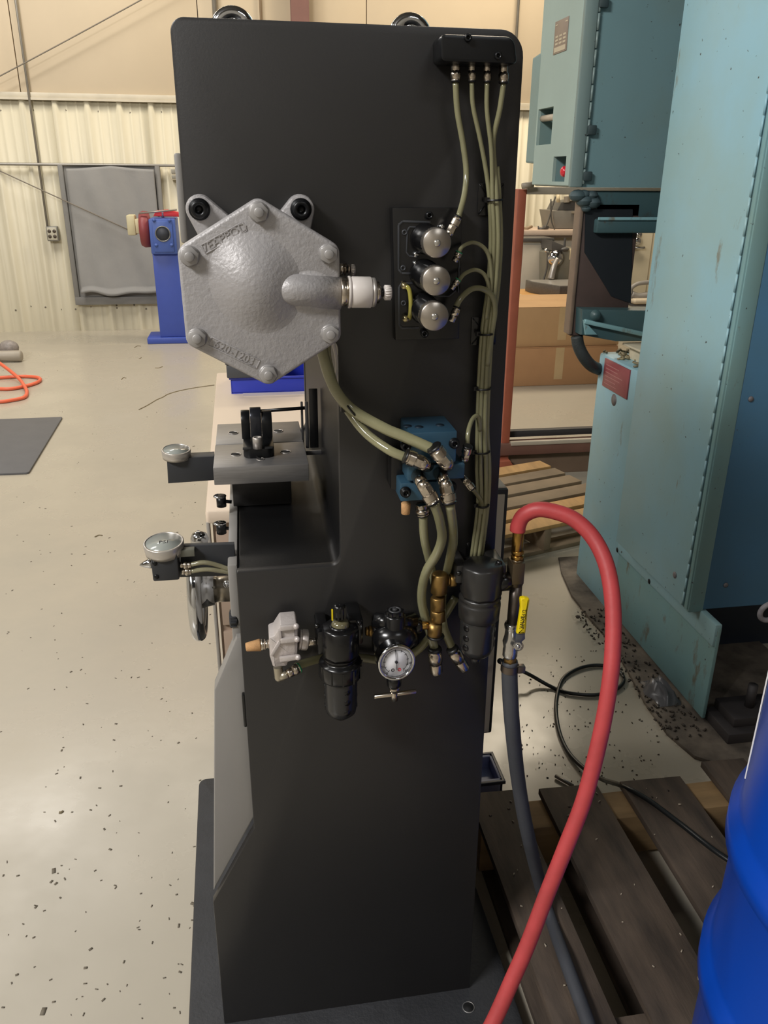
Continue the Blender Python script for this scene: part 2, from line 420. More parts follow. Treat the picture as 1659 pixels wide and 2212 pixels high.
# specks and cracks on the floor
SPK = M('dark_grit', (112, 104, 90), .8, var=.3)
b = B()
for k in range(230):
    px = random.uniform(0, 470); py = 760+(random.random()**.8)*1450
    q = PZ(px, py, .0006); L = random.uniform(.0012, .0042)*(1 if random.random() > .06 else 2.0); a = random.uniform(0, pi)
    if q.x > -.19 and q.y < 2.5 and q.y > 0: continue
    b.obox((q.x-L*cos(a), q.y-L*sin(a), .0008), (q.x+L*cos(a), q.y+L*sin(a), .0008), L*random.uniform(.5, 1.3), .001)
obj('floor_specks', b, SPK, fl, kind='stuff')
b = B()
cr = [PZ(x, y, .001) for x, y in ((300, 885), (318, 876), (338, 864), (352, 858), (362, 852), (385, 845), (420, 838), (463, 832))]
b.tube(cr, .0045, 4, n=3)
for x, y, dx in ((290, 751, 14), (335, 795, 16), (262, 820, 10), (300, 775, 5), (205, 1160, 16), (128, 1755, 8)):
    q = [PZ(x, y, .001), PZ(x+dx/2, y+random.uniform(-5, 5), .001), PZ(x+dx, y-3, .001)]; b.tube(q, .004, 4, n=3)
obj('floor_crack', b, M('crack_brown', (128, 116, 92), .9), fl)
b = B()
for k in range(190):
    px = random.uniform(1110, 1440); py = random.uniform(1400, 1700)
    q = PZ(px, py, .001); L = random.uniform(.001, .0032); a = random.uniform(0, pi)
    if q.x > 1.15: continue
    b.obox((q.x-L*cos(a), q.y-L*sin(a), .0015), (q.x+L*cos(a), q.y+L*sin(a), .0015), L*random.uniform(.3, .8), .003)
obj('metal_chips', b, M('dark_swarf', (88, 78, 64), .6, var=.3), fl, kind='stuff')

# ================================================================== LEFT BACKGROUND
MATG = M('grey_rubber_mat', (98, 98, 100), .7, var=.08, bump=.4, bs=60)
q1, q2 = PZ(135, 900, .012), PZ(62, 1020, .012)
o = obj('floor_mat', B().prism(rounded([(-3.1, q1.y-.02), (-3.1, q2.y+.03), (q2.x, q2.y), (q1.x, q1.y)], .015), 0, .012, 'z', .003), MATG, origin=(-2.2, 4, 0)); tag(o, 'dark grey rubber mat lying flat on the floor at the left edge', 'mat')
ORA = M('orange_hose_rubber', (236, 112, 78), .45)
z = .014
hp = [PZ(-160, 700, z+.25), PZ(-60, 745, z+.2), PZ(0, 785, z+.1), PZ(38, 815, z+.03), PZ(54, 836, z+.012), PZ(58, 848, z), PZ(52, 858, z), PZ(28, 864, z), PZ(-10, 868, z), PZ(-110, 866, z), PZ(-150, 850, z), PZ(-90, 840, z), PZ(-10, 840, z), PZ(22, 840, z), PZ(55, 834, z), PZ(78, 827, z), PZ(87, 820, z), PZ(80, 815, z), PZ(55, 813, z), PZ(28, 814, z), PZ(0, 816, z), PZ(-60, 822, z), PZ(-140, 826, z)]
o = obj('air_hose', B().tube(hp, .0135, 8), ORA, origin=PZ(40, 840, 0)); tag(o, 'orange air hose coiled on the floor at the left edge', 'hose')
fx = thing('floor_casting', 'grey rounded machine foot on the floor beside the orange hose', 'machine part', PZ(0, 785, 0))
e0 = PZ(-30, 782, .0)
obj('foot', B().cyl((e0.x-.1, e0.y, .055), (PZ(34, 780, .05).x, e0.y-.02, .05), .045, .05, seg=16, bev=.012), M('beige_grey_paint', (168, 160, 146), .5), fx)
obj('hub', B().ball((PZ(5, 765, .1).x, e0.y+.05, .11), .085, (1, .8, .8)), M('mottled_grey', (150, 142, 136), .5, var=.3, vs=40), fx)

# blue pedestal machine
Yb = 7.2
def Q(px, py, d=0): return P(px, py, Yb+d)
BLU = M('blue_machine_paint', (62, 84, 172), .45, var=.08)
BLU2 = M('faded_blue_paint', (72, 98, 170), .5, var=.1)
zt = Q(350, 548).z
cx = Q(358, 600).x
bs_ = thing('pedestal_machine', 'blue pedestal machine with red lever arm and wheel near the back wall', 'machine', (cx, Yb+.1, 0))
xl, xr = Q(330, 560).x, Q(382, 560).x
obj('pedestal', B().prism([(xl+.0, zt-.002), (xl+.002, .062), (xr+.14, .062), (xr+.02, zt-.002)], Yb, Yb+.3, 'y', .006), BLU, bs_)
obj('base_plate', B().box((Q(319, 738).x, Yb-.03, 0), (Q(410, 738).x+.1, Yb+.34, .06), .01), BLU, bs_)
hz0, hz1 = zt, Q(350, 472).z; hx0, hx1 = Q(324, 500).x, Q(381, 500).x
hb = B().box((hx0, Yb-.06, hz0), (hx1, Yb+.34, hz1), .012)
hd = obj('head_block', hb, BLU2, bs_)
hcx, hcz = Q(352, 505, -.06).x, Q(352, 505, -.06).z
obj('face_plate', B().box((hx0+.03, Yb-.075, hz0+.02), (hx1-.03, Yb-.055, hz1-.02), .006), BLU2, hd)
obj('bore', B().cyl((hcx, Yb-.079, hcz), (hcx, Yb-.05, hcz), .062, seg=28), M('bore_dark', (52, 56, 66), .6), hd)
obj('bore_ring', B().torus((hcx, Yb-.078, hcz), (0, 1, 0), .066, .006, 28, 6), M('worn_steel', (130, 130, 128), .4, metal=.6), hd)
for dx in (-.07, .07):
    for dz in (-.1, .12): obj('bolt', B().cyl((hcx+dx, Yb-.085, hcz+dz), (hcx+dx, Yb-.07, hcz+dz), .016, seg=10), BLU2, hd)
REDP = M('red_machine_paint', (206, 52, 60), .45, var=.12); REDD = M('dark_red_paint', (140, 62, 66), .5, var=.15)
obj('lever_arm', B().prism([(Q(330, 468).x, Q(330, 468).z), (Q(335, 456).x, Q(335, 456).z), (Q(360, 453).x, Q(360, 453).z), (Q(396, 462).x, Q(396, 462).z), (Q(394, 469).x, Q(394, 469).z)], Yb+.04, Yb+.14, 'y', .008), REDP, bs_)
wv = Q(313, 497); wheel = B()
wheel.lathe((wv.x+.05, Yb+.12, wv.z), (-1, 0, 0), [(0, .09), (.02, .16), (.07, .165), (.1, .15), (.11, .06)], 24)
obj('hand_wheel', wheel, REDD, bs_)
k0 = Q(283, 487)
sb = obj('switch_box', B().box((k0.x-.04, Yb+.02, k0.z-.09), (k0.x+.035, Yb+.18, k0.z+.09), .012).box((k0.x+.03, Yb+.03, k0.z-.075), (wv.x-.05, Yb+.15, k0.z+.055), .01), M('cream_plastic', (206, 196, 160), .5), bs_)
obj('cross_bar', B().cyl(Q(300, 461), Q(382, 453), .008, seg=8), STL, bs_)
obj('pin', B().cyl((Q(351, 470).x, Yb+.05, hz1-.01), (Q(351, 470).x, Yb+.05, Q(351, 454).z), .013, seg=10), M('grey_pin', (130, 110, 130), .4, metal=.5), bs_)

# ---- bench behind the machine
BEIGE = M('beige_laminate', (214, 196, 176), .5, var=.04, vs=3)
zb = .75
nl, flc = PZ(443, 1106, zb), PZ(468, 805, zb)
dirx = Vector((1, -.02, 0)); bw = .62
bench = thing('work_bench', 'beige laminate bench standing behind the black machine under the blue bin', 'bench', ((nl.x+.3), (nl.y+flc.y)/2, 0))
def bq(i): return [(nl.x-i, nl.y-i), (nl.x+bw, nl.y-i-.01), (flc.x+bw, flc.y+i), (flc.x-i, flc.y+i)]
obj('bench_top', B().prism(rounded(bq(0), .01), zb-.035, zb, 'z', .006), BEIGE, bench)
bi = [(nl.x+.015, nl.y+.02), (nl.x+bw-.02, nl.y+.02), (flc.x+bw-.02, flc.y-.02), (flc.x+.015, flc.y-.02)]
obj('carcass', B().prism(bi, .04, zb-.035, 'z', .003), M('taupe_laminate', (172, 150, 132), .5, var=.05), bench)
obj('corner_post', B().box((nl.x, nl.y, 0), (nl.x+.009, nl.y+.03, zb-.03), .003), M('grey_post', (160, 154, 146), .45), bench)
for k in range(2):
    zz = zb-.06-k*.30
    obj('drawer_front', B().box((nl.x+.022, nl.y+.008, zz-.28), (nl.x+bw-.05, nl.y+.024, zz), .003), M('taupe_laminate', (172, 150, 132)), bench)
# bin and box on the bench
BINB = M('bright_blue_plastic', (44, 60, 178), .4, var=.06)
bl, br = PZ(500, 851, zb), PZ(660, 845, zb)
bn = thing('parts_bin', 'bright blue plastic tray on the far end of the beige bench', 'bin', ((bl.x+br.x)/2, bl.y+.1, zb))
zt_ = P(500, 818, bl.y).z
bh = B(); ow = [(bl.x, bl.y), (br.x+.02, bl.y), (br.x+.02, bl.y+.26), (bl.x, bl.y+.26)]
bh.box((bl.x, bl.y, zb), (br.x+.02, bl.y+.26, zb+.006)).box((bl.x, bl.y, zb), (br.x+.02, bl.y+.008, zt_), .003).box((bl.x, bl.y+.252, zb), (br.x+.02, bl.y+.26, zt_+.09), .003).box((bl.x, bl.y, zb), (bl.x+.008, bl.y+.26, zt_), .003).box((br.x+.012, bl.y, zb), (br.x+.02, bl.y+.26, zt_), .003)
obj('tray', bh, BINB, bn)
obj('rim', B().box((bl.x-.006, bl.y-.006, zt_-.004), (br.x+.026, bl.y+.006, zt_+.004), .002), BINB, bn)
obj('label_strip', B().box((P(525, 851, bl.y).x, bl.y-.05, zb), (br.x, bl.y-.002, zb+.002)), M('paper_white', (214, 200, 192), .6), bn)
c0, c1, ct = P(491, 826, bl.y-.02), P(575, 826, bl.y-.02), P(489, 772, bl.y-.02)
bxo = thing('dark_case', 'dark grey lidded case resting across the bright blue tray', 'case', ((c0.x+c1.x)/2, bl.y, c0.z))
# the case sits inside the blue tray against its rim
obj('case_body', B().box((c0.x, bl.y-.02, zt_+.005), (c1.x+.02, bl.y+.24, ct.z-.03), .005), M('case_grey', (66, 68, 72), .5), bxo)
obj('case_lid', B().box((c0.x-.004, bl.y-.024, ct.z-.03), (c1.x+.024, bl.y+.244, ct.z), .004), M('case_grey', (66, 68, 72), .5), bxo)

# ================================================================== THE BLACK MACHINE
mc = thing('pneumatic_press', 'tall black C-frame pneumatic press with silver air cylinder and clear hoses', 'machine', (.12, .37, 0))
YD = .74
out = [(-.071, 1.7165), (.354, 1.7155), (.366, .04), (-.119, .04), (-.118, .354), (-.038, .511), (-.0385, 1.002), (.118, 1.002), (.118, 1.345), (-.071, 1.345)]
rad = [.016, .03, .002, .002, .004, .004, .003, .016, .016, .01]
po = rounded(out, rad, 7)
obj('side_plate', B().prism(po, 0, .016, 'y', .0016), BLACK, mc)
obj('frame', B().prism([(x*.995+.0008, z if z > .1 else z) for x, z in rounded([(-.068, 1.713), (.350, 1.712), (.362, .04), (-.04, .04), (-.036, .50), (-.0365, .998), (.120, .998), (.120, 1.349), (-.068, 1.349)], [.015, .03, .002, .002, .004, .003, .016, .016, .01], 7)], .016, YD-.016, 'y'), FRAMEB, mc)
obj('side_plate', B().prism(po, YD-.016, YD, 'y', .0016), BLACK, mc)
# base plate
e1, e2 = PZ(1030, 1840, .04), PZ(1113, 2087, .04)
bp = rounded([(-.199, YD-.03), (.44, YD-.03), (.455, -.42), (-.18, -.42)], [.02, .02, .02, .02], 6)
bpo = obj('base_plate', B().prism(bp, 0, .04, 'z', .006), BLACKROUGH, mc)
hb_ = PZ(1012, 2176, .04)
obj('bolt_hole', B().cyl((hb_.x, hb_.y, .0395), (hb_.x, hb_.y, .0408), .011, seg=20), M('hole_dark', (8, 8, 9), .8), bpo)
obj('hole_rim', B().torus((hb_.x, hb_.y, .0405), (0, 0, 1), .0115, .0012, 20, 6), STEEL, bpo)
# lower front cover and front strip
gx = [P(461, 1948, .02), P(463, 1490, .02), P(512, 1392, .02)]
obj('front_cover', B().prism([(-.117, .362), (gx[1].x, gx[1].z), (-.045, P(520, 1375, .02).z), (-.02, P(520, 1375, .02).z), (-.02, .50), (-.037, .52)], .018, .05, 'y', .003), GREY, mc, 'grey sheet metal cover')
sx = P(489, 1100, .03).x
obj('front_strip', B().box((P(493, 1245, .03).x, .03, P(520, 1495, .03).z), (-.037, .70, 1.0), .003), GREY, mc, 'grey front strip')
obj('hinge', B().box((P(524, 1530, .006).x, .004, P(528, 1570, .006).z), (-.0375, .014, P(528, 1500, .006).z), .002), BPL, mc)
# eyebolts
for px, py in ((502, 38), (886, 54)):
    q = P(px, py, .33)
    zc_ = 1.7165
    e = B(); e.torus((q.x, .33, zc_+.032), (0, 1, 0), .0245, .0105, 32, 12)
    e.cyl((q.x, .33, 1.712), (q.x, .33, zc_+.018), .011).cyl((q.x, .33, 1.712), (q.x, .33, zc_+.008), .018)
    obj('eyebolt', e, BOX if False else CHROME, mc, 'chrome lifting eyebolt')
# small black tab at the left edge
q = P(387, 342, .02); obj('edge_clip', B().box((q.x-.006, .016, q.z-.1), (-.0705, .03, q.z+.006), .003), GREY, mc)

# ---- silver air cylinder
YL = -.115
bc = [(558.9, 457.9), (709, 547.6), (713, 720.7), (579.4, 807.5), (426.3, 729), (410, 553)]
bw_ = [P(x, y, YL) for x, y in bc]; s_ = sc(555, 630, YL); r24 = 25*s_
cyl_ = obj('air_cylinder', B().prism(discs([(q.x, q.z, r24) for q in bw_], 28), YL, YL+.020, 'y', .004, 3), CAST, mc, 'silver cast air cylinder')
cc = sum(bw_, Vector())/6
obj('flange', B().prism(discs([(q.x, q.z, r24*1.0) for q in bw_], 24), YL+.021, YL+.036, 'y', .003), CAST, cyl_)
obj('cylinder_body', B().prism(discs([(cc.x+(q.x-cc.x)*.97, cc.z+(q.z-cc.z)*.97, r24*.9) for q in bw_], 24), YL+.035, -.004, 'y', .004), CAST, cyl_)
for i, q in enumerate(bw_):
    b = B(); R = 19*s_
    b.cyl(q+V(0, -.0015, 0), q+V(0, .0005, 0), R*1.12, seg=24)
    a = random.uniform(0, 1)
    b.lathe(q+V(0, -.0005, 0), (0, -1, 0), [(0, R*1.10), (.007, R*1.10), (.0076, R*1.02)], 6, rot0=a)
    b.lathe(q+V(0, -.0072, 0), (0, -1, 0), [(0, R*.54), (.004, R*.54), (.0046, R*.47)], 20)
    obj('bolt', b, CASTB, cyl_)
# raised dome and outlet boss
dc = P(553, 612, YL)
def dome(c, rx, rz, h, n=14, seg=40, ang=0, pw=1.0):
    prof = []; b = B(); rings = []
    for i in range(n+1):
        t = i/n; hh = h*(.5+.5*cos(pi*t))**pw
        if i == 0: rings.append([b.bm.verts.new((c.x, c.y-hh, c.z))]); continue
        rings.append([b.bm.verts.new((c.x+(rx*t*cos(2*pi*k/seg)*cos(ang)-rz*t*sin(2*pi*k/seg)*sin(ang)), c.y-hh+.0002, c.z+(rx*t*cos(2*pi*k/seg)*sin(ang)+rz*t*sin(2*pi*k/seg)*cos(ang)))) for k in range(seg)])
    for a, d in zip(rings, rings[1:]):
        for k in range(seg):
            k2 = (k+1) % seg
            if len(a) == 1: b.bm.faces.new((a[0], d[k], d[k2]))
            else: b.bm.faces.new((a[k], d[k], d[k2], a[k2]))
    return b
db = dome(dc, 98*s_, 112*s_, .021, ang=.5, pw=.62)
b0, b1 = P(640, 626, YL+.002), P(737, 634, YL+.002)
obj('dome', db, CAST, cyl_)
bs2 = B(); rb = 35*s_
bs2.lathe(b0, (b1-b0), [(-rb*1.5*sin(t), rb*cos(t)) for t in [pi/2*(1-k/9) for k in range(9)]]+[(0, rb), ((b1-b0).length, rb)], 32)
obj('outlet_boss', bs2, CAST, cyl_)
bl2 = dome(P(668, 632, YL), 66*s_, 50*s_, .016, pw=1.0); obj('boss_fillet', bl2, CAST, cyl_)
# boss foot that blends to the lid
# cast lettering in shallow raised frames
def cast_text(txt, pxa, pxb, size, ht, rimL):
    a, b2 = P(*pxa, YL), P(*pxb, YL); mid = (a+b2)/2+V(0, -.0002, 0); rd = b2-a; up = V(-rd.z, 0, rd.x)
    lettering('cast_lettering', txt, size, CAST, cyl_, facing(mid, rd, up), .0007)
    rim = B(); L = rd.length/2+.004; r_, u_ = rd.normalized(), up.normalized()
    for sgn in (-1, 1):
        rim.obox(mid-r_*L+u_*ht*sgn, mid+r_*L+u_*ht*sgn, .0016, .0016, .0006)
    rim.obox(mid-r_*L-u_*ht, mid-r_*L+u_*ht, .0016, .0016, .0006)
    rim.obox(mid+r_*L-u_*ht, mid+r_*L+u_*ht, .0016, .0016, .0006)
    obj('text_frame', rim, CAST, cyl_)
cast_text('VEAPPOD', (446, 535), (522, 493), .0135, 9.5*s_, 0)
cast_text('620-1203', (460, 740), (551, 784), .0135, 10*s_, 0)
# mounting ears with socket screws
for (ex, ey), (tx, ty) in (((431, 452), (470, 500)), ((650, 452), (628, 500))):
    Ye = -.03; a, d = P(ex, ey, Ye), P(tx, ty, Ye); s2 = sc(ex, ey, Ye)
    obj('mounting_ear', B().prism(discs([(a.x, a.z, 30*s2), (d.x, d.z, 42*s2)], 26), Ye, -.001, 'y', .004), CAST, cyl_)
    sb_ = B(); sb_.cyl(a+V(0, -.003, 0), a+V(0, .001, 0), 23*s2, seg=24)
    sb_.lathe(a+V(0, -.001, 0), (0, -1, 0), [(0, 18*s2), (.011, 18*s2), (.0125, 16*s2), (.0125, 9*s2), (.006, 8.5*s2), (.006, 0)], 24)
    obj('socket_screw', sb_, BOX, cyl_, 'black socket screw')
# white quick-exhaust fitting on the boss
def axis_part(name, segs, py, Yc, mat, parent, label=None, seg=24):
    """segs: (px0, px1, radius in px) turned about a horizontal axis at image row py"""
    b = B(); y0 = py[0]; slope = (py[2]-py[0])/(py[3]-py[1]) if len(py) == 4 else 0
    for px0, px1, r, n in segs:
        f = lambda x: P(x, y0+slope*(x-py[1]) if len(py) == 4 else y0, Yc)
        p0, p1 = f(px0), f(px1); rr = r*sc(px0, y0, Yc)
        b.cyl(p0, p1, rr, seg=n, bev=min(.0012, rr*.15), rot0=.4)
    return obj(name, b, mat, parent, label)
YW_ = YL-.008
row = (631, 740, 632, 840)
fit = axis_part('exhaust_fitting', [(735, 750, 30, 28), (749, 752, 33, 28)], row, YW_, NICK, mc, 'exhaust fitting with white barrel')
axis_part('white_barrel', [(750, 758, 34, 32), (758, 802, 33, 32)], row, YW_, WPL, fit, 'warm white barrel')
axis_part('end_collar', [(802, 811, 31, 32)], row, YW_, ALU, fit)
axis_part('hex_nut', [(811, 820, 23, 6)], row, YW_, NICK, fit)
axis_part('stem', [(820, 830, 9, 16)], row, YW_, BOX, fit)
kn = B()
a, d = P(829, 632, YW_), P(845, 632, YW_); r_ = 16*sc(835, 632, YW_)
kn.cyl(a, d, r_*.93, seg=20, bev=.001)
for k in range(18):
    t = 2*pi*k/18; kn.obox(a+V(.001, cos(t)*r_*.93, sin(t)*r_*.93), d+V(-.001, cos(t)*r_*.93, sin(t)*r_*.93), r_*.14, r_*.14)
obj('adjusting_knob', kn, WPL, fit)
row2 = (581, 736, 583, 768)
f2 = axis_part('flow_screw', [(732, 742, 14, 6), (743, 747, 16, 24), (751, 755, 12, 24)], row2, YL+.02, NICK, mc)
axis_part('stem', [(745, 758, 7, 14)], row2, YL+.02, BOX, f2)
a, d = P(757, 583, YL+.02), P(767, 583, YL+.02); r_ = 12*sc(760, 583, YL+.02); kn = B().cyl(a, d, r_*.93, seg=16, bev=.0008)
for k in range(14):
    t = 2*pi*k/14; kn.obox(a+V(.001, cos(t)*r_*.93, sin(t)*r_*.93), d+V(-.001, cos(t)*r_*.93, sin(t)*r_*.93), r_*.16, r_*.16)
obj('adjusting_knob', kn, ALU, f2)

# ---- hose and fitting helpers (tubes run over the panel face)
def T(pts, rpx, name='air_tube', mat=None, parent=None, Y=-.014):
    ps = [P(p[0], p[1], p[2] if len(p) > 2 else Y) for p in pts]
    r = rpx*sc(pts[0][0], pts[0][1], pts[0][2] if len(pts[0]) > 2 else Y)
    return obj(name, B().tube(ps, r, 10, 7), mat or TUBE, parent or mc)
def fitting(a, b, rpx, Ya, Yb_=None, elbow=None, name='push_fitting', mat=None, ring=TIE, hexf=True):
    """tube enters at a; body ends at b (or goes on to elbow)"""
    Yb_ = Ya if Yb_ is None else Yb_
    p0, p1 = P(a[0], a[1], Ya), P(b[0], b[1], Yb_); L = (p1-p0).length; r = rpx*sc(a[0], a[1], Ya); d = (p1-p0)
    m_ = B()
    m_.lathe(p0, d, [(0, r*.72), (0, r*1.02), (L*.05, r*1.06), (L*.09, r*.98), (L*.16, r*.98), (L*.19, r*1.08), (L*.5, r*1.1), (L*.53, r*.92), (L*.6, r*.9)], 20)
    m_.lathe(p0, d, [(L*.58, r*.95), (L*.62, r*1.0), (L*.96, r*1.0), (L, r*.9)], 6 if hexf else 18, rot0=.5)
    if elbow:
        p2 = P(*elbow); m_.ball(p1, r*.95, seg=14); m_.cyl(p1, p2, r*.8, r*1.05, seg=16)
    o_ = obj(name, m_, mat or NICK, mc, 'nickel push-in fitting' if mat is None else None)
    obj('release_ring', B().lathe(p0, d, [(-L*.05, r*.75), (-L*.05, r*1.0), (L*.02, r*1.12), (L*.055, r*1.12), (L*.055, r*.7)], 20), ring, o_)
    return o_
def tie(px, py, wpx, hpx, Y, ang=0, dep=.012):
    p = P(px, py, Y); s2 = sc(px, py, Y); b = B(); a = wpx*s2/2; c_ = dep
    pts = [p+V(a*cos(t)*cos(ang), c_*sin(t), a*cos(t)*sin(ang)) for t in [2*pi*k/20 for k in range(20)]]
    b.tube(pts, hpx*s2/2, 6, closed=True, raw=True); b.box(p+V(-a-.003, -.004, -.003), p+V(-a+.003, .003, .003))
    return obj('cable_tie', b, TIE, mc)

# ---- top manifold
m0, m1 = P(952, 78, -.045), P(1124, 136, -.045)
z0_, z1_ = P(960, 133, -.045).z, P(960, 73, -.045).z
qa_, qb_ = P(1112, 79, -.045), P(1118, 138, -.045)
mf = obj('manifold_block', B().prism(rounded([(m0.x, z1_), (qa_.x, qa_.z), (qb_.x, qb_.z), (m0.x+.001, z0_)], [.006, .012, .004, .006]), -.045, -.0005, 'y', .003), BOX, mc)
for px, py in ((1010, 82), (1075, 121)):
    q = P(px, py, -.045); r_ = 8*sc(px, py, -.045)
    obj('socket_screw', B().lathe(q+V(0, .002, 0), (0, -1, 0), [(0, r_), (.006, r_), (.007, r_*.8), (.007, r_*.5), (.003, r_*.45), (.003, 0)], 18), BOX, mf)
for px, py, r in ((984, 136, 10), (1019, 136, 8), (1052, 137, 8), (1088, 139, 10)):
    fitting((px+(.5 if px < 1060 else 0), py+40), (px, py), r, -.026)
T([(984, 178, -.026), (988, 240, -.024), (1000, 310, -.022), (1007, 370, -.024), (1003, 420, -.035), (990, 470, -.05)], 6.7)
bund = [(1066, 430), (1069, 520), (1063, 620), (1050, 720), (1043, 830), (1040, 930), (1041, 1010), (1041, 1090), (1027, 1206)]
def bt(off, lead, start=0, end=9, wide=0):
    pts = list(lead)
    for i, (x, y) in enumerate(bund[start:end]):
        o_ = off*(1 if (start+i) != 6 else 1.25)
        pts.append((x+o_, y, -.014-.004*(abs(off) < 8)))
    return pts
T(bt(-9, [(1019, 178, -.026), (1022, 230, -.024), (1037, 300, -.02), (1050, 370, -.016)]), 5.2)
T(bt(-2, [(1052, 178, -.026), (1052, 240, -.024), (1061, 320, -.021), (1063, 380, -.018)]), 5.2)
T(bt(7, [(1088, 180, -.026), (1079, 240, -.024), (1066, 300, -.018), (1068, 360, -.014)]), 6.2)
T(bt(13, [(1074, 360, -.012)], 0), 5.2)
# small loops from the valve station into the bundle
T([(990, 548, -.05), (1000, 532, -.04), (1022, 524, -.03), (1045, 535, -.025), (1058, 562, -.022), (1061, 620, -.02), (1052, 680, -.02)], 4.6)
T([(988, 612, -.05), (1003, 592, -.04), (1027, 583, -.03), (1048, 596, -.025), (1056, 630, -.022), (1050, 690, -.02)], 4.6)
T([(983, 668, -.05), (995, 645, -.045), (1018, 625, -.035), (1042, 624, -.028), (1063, 640, -.024), (1069, 670, -.022), (1062, 720, -.02), (1052, 790, -.018)], 6.6)
T([(1009, 968, -.06), (1012, 930, -.05), (1021, 905, -.03), (1032, 900, -.022), (1037, 930, -.018)], 5.2)
T([(1020, 1056, -.055), (1030, 1068, -.035), (1040, 1085, -.02), (1040, 1110, -.018)], 5)
for x, y, wd in ((1067, 432, 34), (1049, 720, 34), (1043, 838, 33), (1040, 975, 34), (1041, 1090, 28), (1027, 1208, 36)): tie(x, y, wd, 4.5, -.014, .05)
for x0_, y0_, x1__, y1__ in ((1030, 396, 1088, 465), (1016, 684, 1073, 745), (1004, 1168, 1050, 1232)):
    a, d = P(x0_, y1__, 0), P(x1__, y0_, 0)
    o_ = obj('tie_mount', B().box((a.x, -.0022, a.z), (d.x, 0, d.z), .0006), BPL, mc)
    c_ = (a+d)/2; rb_ = B()
    for sx_ in (-1, 1):
        for sz_ in (-1, 1): rb_.obox((c_.x+sx_*(d.x-a.x)*.47, -.0026, c_.z+sz_*(d.z-a.z)*.47), (c_.x+sx_*.008, -.0026, c_.z+sz_*.008), .0012, .0016)
    obj('web', rb_, BOX, o_)

# ---- three-button valve station
Ys = -.022
a, d = P(849, 735, Ys), P(991, 449, Ys)
xl0, xl1 = P(853, 735, Ys).x, P(846, 449, Ys).x
vs_ = obj('valve_station', B().prism([(P(854, 736, Ys).x, a.z), (P(847, 448, Ys).x, d.z), (P(999, 449, Ys).x, d.z), (P(992, 733, Ys).x, a.z)], Ys, -.0005, 'y', .0018), M('gloss_black_plate', (20, 20, 21), .22, var=.2, vs=30), mc, 'black valve station with three silver caps')
for px, py in ((926, 465), (916, 720)):
    q = P(px, py, Ys); r_ = 8*sc(px, py, Ys)
    obj('socket_screw', B().lathe(q+V(0, .001, 0), (0, -1, 0), [(0, r_), (.007, r_), (.008, r_*.8), (.008, r_*.5), (.003, r_*.45), (.003, 0)], 18), BOX, vs_)
# milled channel lines on the plate
ch = B()
def chan(pts, wpx, closed=False):
    for p0, p1 in zip(pts, pts[1:]):
        a_, d_ = P(*p0, Ys-.0006), P(*p1, Ys-.0006); ch.obox(a_, d_, .0016, wpx*sc(900, 600, Ys), .0004, up=None if False else V(0, 0, 1).cross(V(0, 1, 0)) if abs((d_-a_).z) > abs((d_-a_).x) else V(0, 0, 1))
chan([(930, 480), (870, 478), (861, 486), (861, 582), (868, 590), (892, 591)], 4)
chan([(892, 612), (868, 612), (862, 620), (862, 702), (868, 709), (905, 708)], 4)
chan([(905, 491), (885, 490), (880, 498), (878, 545), (884, 553), (900, 555)], 3)
chan([(985, 540), (992, 560), (990, 632)], 3)
chan([(940, 640), (970, 640), (985, 628)], 3)
obj('channel', ch, M('channel_grey', (60, 62, 66), .4), vs_)
CAPM = M('brushed_cap', (176, 168, 158), .3, metal=.9, var=.06, vs=40)
for (bx_, by_), (px, py) in (((907, 519), (944.5, 525)), ((905, 603), (943, 607)), ((902, 683), (939, 684))):
    Yc = -.098; q = P(px, py, Yc); r_ = 31.5*sc(px, py, Yc); q0 = V(q.x, Ys, q.z)
    q0 = P(bx_+8, by_, Ys); q0 = V((q0.x+q.x*2)/3, Ys, (q0.z+2*q.z)/3)
    vb = B().lathe((q.x, Ys, q.z), (0, -1, 0), [(0, r_*1.08), (.012, r_*1.08), (.013, r_*1.0), (-Yc+Ys-.012, r_*1.0)], 32)
    o_ = obj('valve_body', vb, BPL, vs_)
    cb = B().lathe((q.x, Yc+.016, q.z), (0, -1, 0), [(0, r_*.98), (.001, r_*1.0), (.0145, r_*1.0), (.016, r_*.94)], 36)
    obj('valve_cap', cb, CAPM, o_, 'brushed silver cap')
    obj('cap_screw', B().ball((q.x, Yc-.001, q.z), r_*.25, (1, .55, 1)), M('cap_screw_metal', (190, 186, 178), .2, metal=.8), o_)
for px, py in ((954, 490), (899, 550), (898, 570), (898, 646)):
    q = P(px, py, Ys-.004); r_ = 6.5*sc(px, py, Ys)
    sb_ = B().ball(q, r_, (1, .6, 1)); sb_.cyl(q, q+V(0, .005, 0), r_*.9)
    obj('panhead_screw', sb_, CHROME, vs_)
for px, py in ((874, 502), (871, 579), (872, 655)):
    q = P(px, py, Ys-.001); obj('port_plug', B().torus(q, (0, 1, 0), 4.5*sc(px, py, Ys), .0012, 16, 6), M('channel_grey', (60, 62, 66), .4), vs_)
fitting((990, 468), (972, 503), 9.5, -.05, elbow=(968, 504, -.03))
fitting((992, 545), (982, 566), 7.5, -.05, ring=GREEN); fitting((990, 604), (975, 625), 6.5, -.05, ring=GREEN); fitting((988, 664), (975, 695), 8.5, -.05)
# little bridging tube on the left
for px, py in ((874, 618), (877, 689)):
    lb = B(); q = P(px, py, Ys-.008); lb.ball(q, 8*sc(px, py, Ys), (1, .9, 1)); lb.cyl(q, q+V(0, .009, 0), 7*sc(px, py, Ys))
    obj('bridge_fitting', lb, M('pale_brass', (190, 176, 130), .22, metal=.9), vs_)

